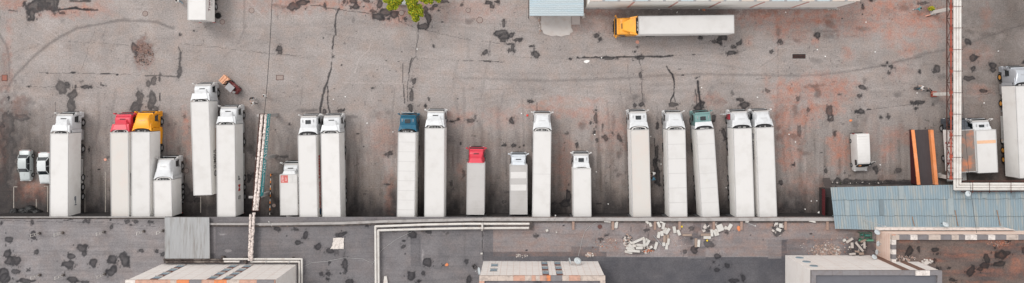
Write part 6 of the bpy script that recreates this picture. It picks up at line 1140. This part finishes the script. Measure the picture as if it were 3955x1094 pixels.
# ------------------------------------------------------------------ people
SKIN = mat('skin', srgb(205, 158, 136), .6); HAIR = mat('dark_hair', (.015, .012, .01, 1), .7)
def person(label, x, y, face, pose, shirt, trousers, shoes=(.8, .8, .8, 1), hair=(.015, .012, .01, 1), h=1.75):
    """skinned single-surface body; pose gives the joints in metres (x right, y forward, z up)"""
    t = thing('person', label, 'person', W(x, y, 0), R(face))
    J = dict(pel=(0, 0, .95), chest=(0, .02, 1.28), neck=(0, .02, 1.48), head=(0, .04, 1.6), top=(0, .04, 1.7), shl=(-.19, 0, 1.42), shr=(.19, 0, 1.42), ell=(-.26, .02, 1.14), elr=(.26, .02, 1.14), wrl=(-.27, .1, .9), wrr=(.27, .1, .9), hpl=(-.1, 0, .9), hpr=(.1, 0, .9), knl=(-.11, .04, .5), knr=(.11, .04, .5), anl=(-.11, -.02, .09), anr=(.11, -.02, .09), tol=(-.12, .16, .04), tor=(.12, .16, .04))
    J.update(pose)
    rad = dict(pel=.14, chest=.15, neck=.06, head=.1, top=.08, shl=.07, shr=.07, ell=.045, elr=.045, wrl=.032, wrr=.032, hpl=.095, hpr=.095, knl=.06, knr=.06, anl=.045, anr=.045, tol=.04, tor=.04)
    E = [('pel', 'chest'), ('chest', 'neck'), ('neck', 'head'), ('head', 'top'), ('chest', 'shl'), ('chest', 'shr'), ('shl', 'ell'), ('shr', 'elr'), ('ell', 'wrl'), ('elr', 'wrr'), ('pel', 'hpl'), ('pel', 'hpr'), ('hpl', 'knl'), ('hpr', 'knr'), ('knl', 'anl'), ('knr', 'anr'), ('anl', 'tol'), ('anr', 'tor')]
    names = list(J); ix = {n: i for i, n in enumerate(names)}
    me = bpy.data.meshes.new('body'); me.from_pydata([J[n] for n in names], [(ix[a], ix[b_]) for a, b_ in E], [])
    o = bpy.data.objects.new('body', me); COL.objects.link(o); sk = o.modifiers.new('s', 'SKIN'); o.modifiers.new('sub', 'SUBSURF').levels = 1
    for n in names: v = me.skin_vertices[0].data[ix[n]]; v.radius = (rad[n], rad[n]); v.use_root = (n == 'pel')
    bpy.context.view_layer.update(); m2 = bpy.data.meshes.new_from_object(o.evaluated_get(bpy.context.evaluated_depsgraph_get())); bpy.data.objects.remove(o)
    b = MB()
    for s, wn, en in ((-1, 'wrl', 'ell'), (1, 'wrr', 'elr')):
        wv, ev = Vector(J[wn]), Vector(J[en]); d = (wv - ev).normalized(); side = d.cross(Vector((0, 1, .3))).normalized(); up = side.cross(d)
        pc = wv + d * .05; b.ball(pc, (.035, .035, .045), 8, 6)
        for k in range(4): a = pc + side * (.022 * (k - 1.5)) + d * .03; m_ = a + d * (.04 + .006 * (k in (1, 2))) + up * .008; b.tube(a, m_, .009, .008, 6); b.tube(m_, m_ + d * .022 + up * .018, .008, .006, 6)
        a = pc + side * s * .03; b.tube(a, a + side * s * .025 + d * .035, .011, .008, 6)
    hd = Vector(J['head']); 
    b.tube(hd + Vector((0, .09, .0)), hd + Vector((0, .125, -.02)), .014, .01, 6)
    for s in (-1, 1): b.ball(hd + Vector((s * .1, 0, 0)), (.014, .025, .035), 6, 4)
    vs0 = [tuple(v.co) for v in m2.vertices]; fs0 = [tuple(p.vertices) for p in m2.polygons]; nb = len(fs0)
    B = MB(); B.add(vs0, fs0, 0, True); B.add(b.v, b.f, 0, True)
    seg = [(Vector(J[a]), Vector(J[c]), (2 if a in ('hpl', 'hpr', 'knl', 'knr') and c[:2] in ('kn', 'an') or c[:2] == 'hp' else 3 if c[:2] == 'to' else 1 if (a, c) in (('pel', 'chest'), ('chest', 'shl'), ('chest', 'shr'), ('shl', 'ell'), ('shr', 'elr'), ('chest', 'neck')) else 0)) for a, c in E]
    for i, f in enumerate(B.f):
        if i >= nb: B.m[i] = 0; continue
        p = sum((Vector(B.v[k]) for k in f), Vector()) / len(f); best = 9; mm = 0
        for a, c, k in seg:
            u = c - a; q_ = max(0, min(1, (p - a).dot(u) / u.length_squared)); dd_ = (p - a - u * q_).length
            if dd_ < best: best = dd_; mm = k
        if mm == 1 and (p - Vector(J['neck'])).length < .075: mm = 0
        B.m[i] = mm
    B.build('body', [SKIN, mat('cloth_' + '_'.join(str(int(k * 255)) for k in shirt[:3]), shirt, .8, var=.1), mat('trousers_' + '_'.join(str(int(k * 255)) for k in trousers[:3]), trousers, .8, var=.1), mat('shoe_' + '_'.join(str(int(k * 255)) for k in shoes[:3]), shoes, .6)], t)
    hb = MB(); hb.ball(hd + Vector((0, -.015, .05)), (.112, .12, .095), 12, 8); hb.build('hair', mat('hair_' + '_'.join(str(int(k * 255)) for k in hair[:3]), hair, .7, var=.2), t)
    return t
BLK = (.015, .015, .018, 1); WHT = (.78, .77, .75, 1)
walk = dict(knl=(-.11, .22, .52), anl=(-.11, .2, .12), tol=(-.12, .36, .08), knr=(.11, -.02, .5), anr=(.11, -.28, .12), tor=(.12, -.14, .04), ell=(-.27, -.12, 1.16), wrl=(-.26, -.08, .92), elr=(.27, .12, 1.16), wrr=(.26, .3, 1.0))
point = dict(elr=(.3, .25, 1.3), wrr=(.22, .48, 1.35))
person('person in black with an outstretched arm standing right of the furthest forward semi', 984, 379, 200, {**point}, BLK, srgb(130, 150, 165), WHT)
person('person in a white top and black trousers standing beside the person in black', 989, 401, 60, {**walk}, WHT, BLK, BLK, (.12, .07, .04, 1))
person('person in white standing on the thin cable line', 1034, 370, 140, {**walk}, WHT, srgb(200, 190, 185), BLK)
person('person in pale shirt and jeans at the top edge near the maroon lettering truck', 702, 10, 30, {**walk}, WHT, srgb(120, 160, 180), WHT)
person('person in a black jacket cut by the top edge, beside the one in jeans', 694, -1, -60, {**point}, BLK, BLK, WHT)
bend = dict(pel=(0, -.12, .72), chest=(0, .16, .92), neck=(0, .32, 1.0), head=(0, .42, 1.0), top=(0, .5, 1.0), shl=(-.2, .24, .95), shr=(.2, .24, .95), ell=(-.22, .38, .68), elr=(.22, .38, .68), wrl=(-.16, .52, .5), wrr=(.16, .52, .5), hpl=(-.1, -.1, .68), hpr=(.1, -.1, .68), knl=(-.15, .12, .42), knr=(.15, .12, .42), anl=(-.14, -.05, .09), anr=(.14, -.05, .09), tol=(-.15, .12, .04), tor=(.15, .12, .04))
person('person in a white shirt bending down beside the cream trailer', 2525, 667, 100, bend, WHT, BLK, BLK)
person('person in a blue checked shirt bending down just below the one in white', 2524, 690, 70, bend, srgb(80, 130, 155), srgb(50, 55, 65), BLK)
person('person in a teal top and white shoes on the red dirt at the upper right', 3534, 38, 60, {**walk}, srgb(80, 150, 155), srgb(110, 130, 140), WHT)
person('person in a white shirt and teal trousers in the right yard', 3545, 341, 80, {**walk}, WHT, srgb(30, 70, 84), BLK)
person('person in dark clothes facing the one in the white shirt and teal trousers', 3572, 350, 250, {**walk, **point}, srgb(70, 66, 66), BLK, srgb(60, 60, 60))
person('person in a bright pink top standing on the dark platform', 3205, 779, 10, {}, srgb(225, 40, 80), srgb(60, 100, 115), BLK, (.3, .2, .1, 1)).location.z = 1.1
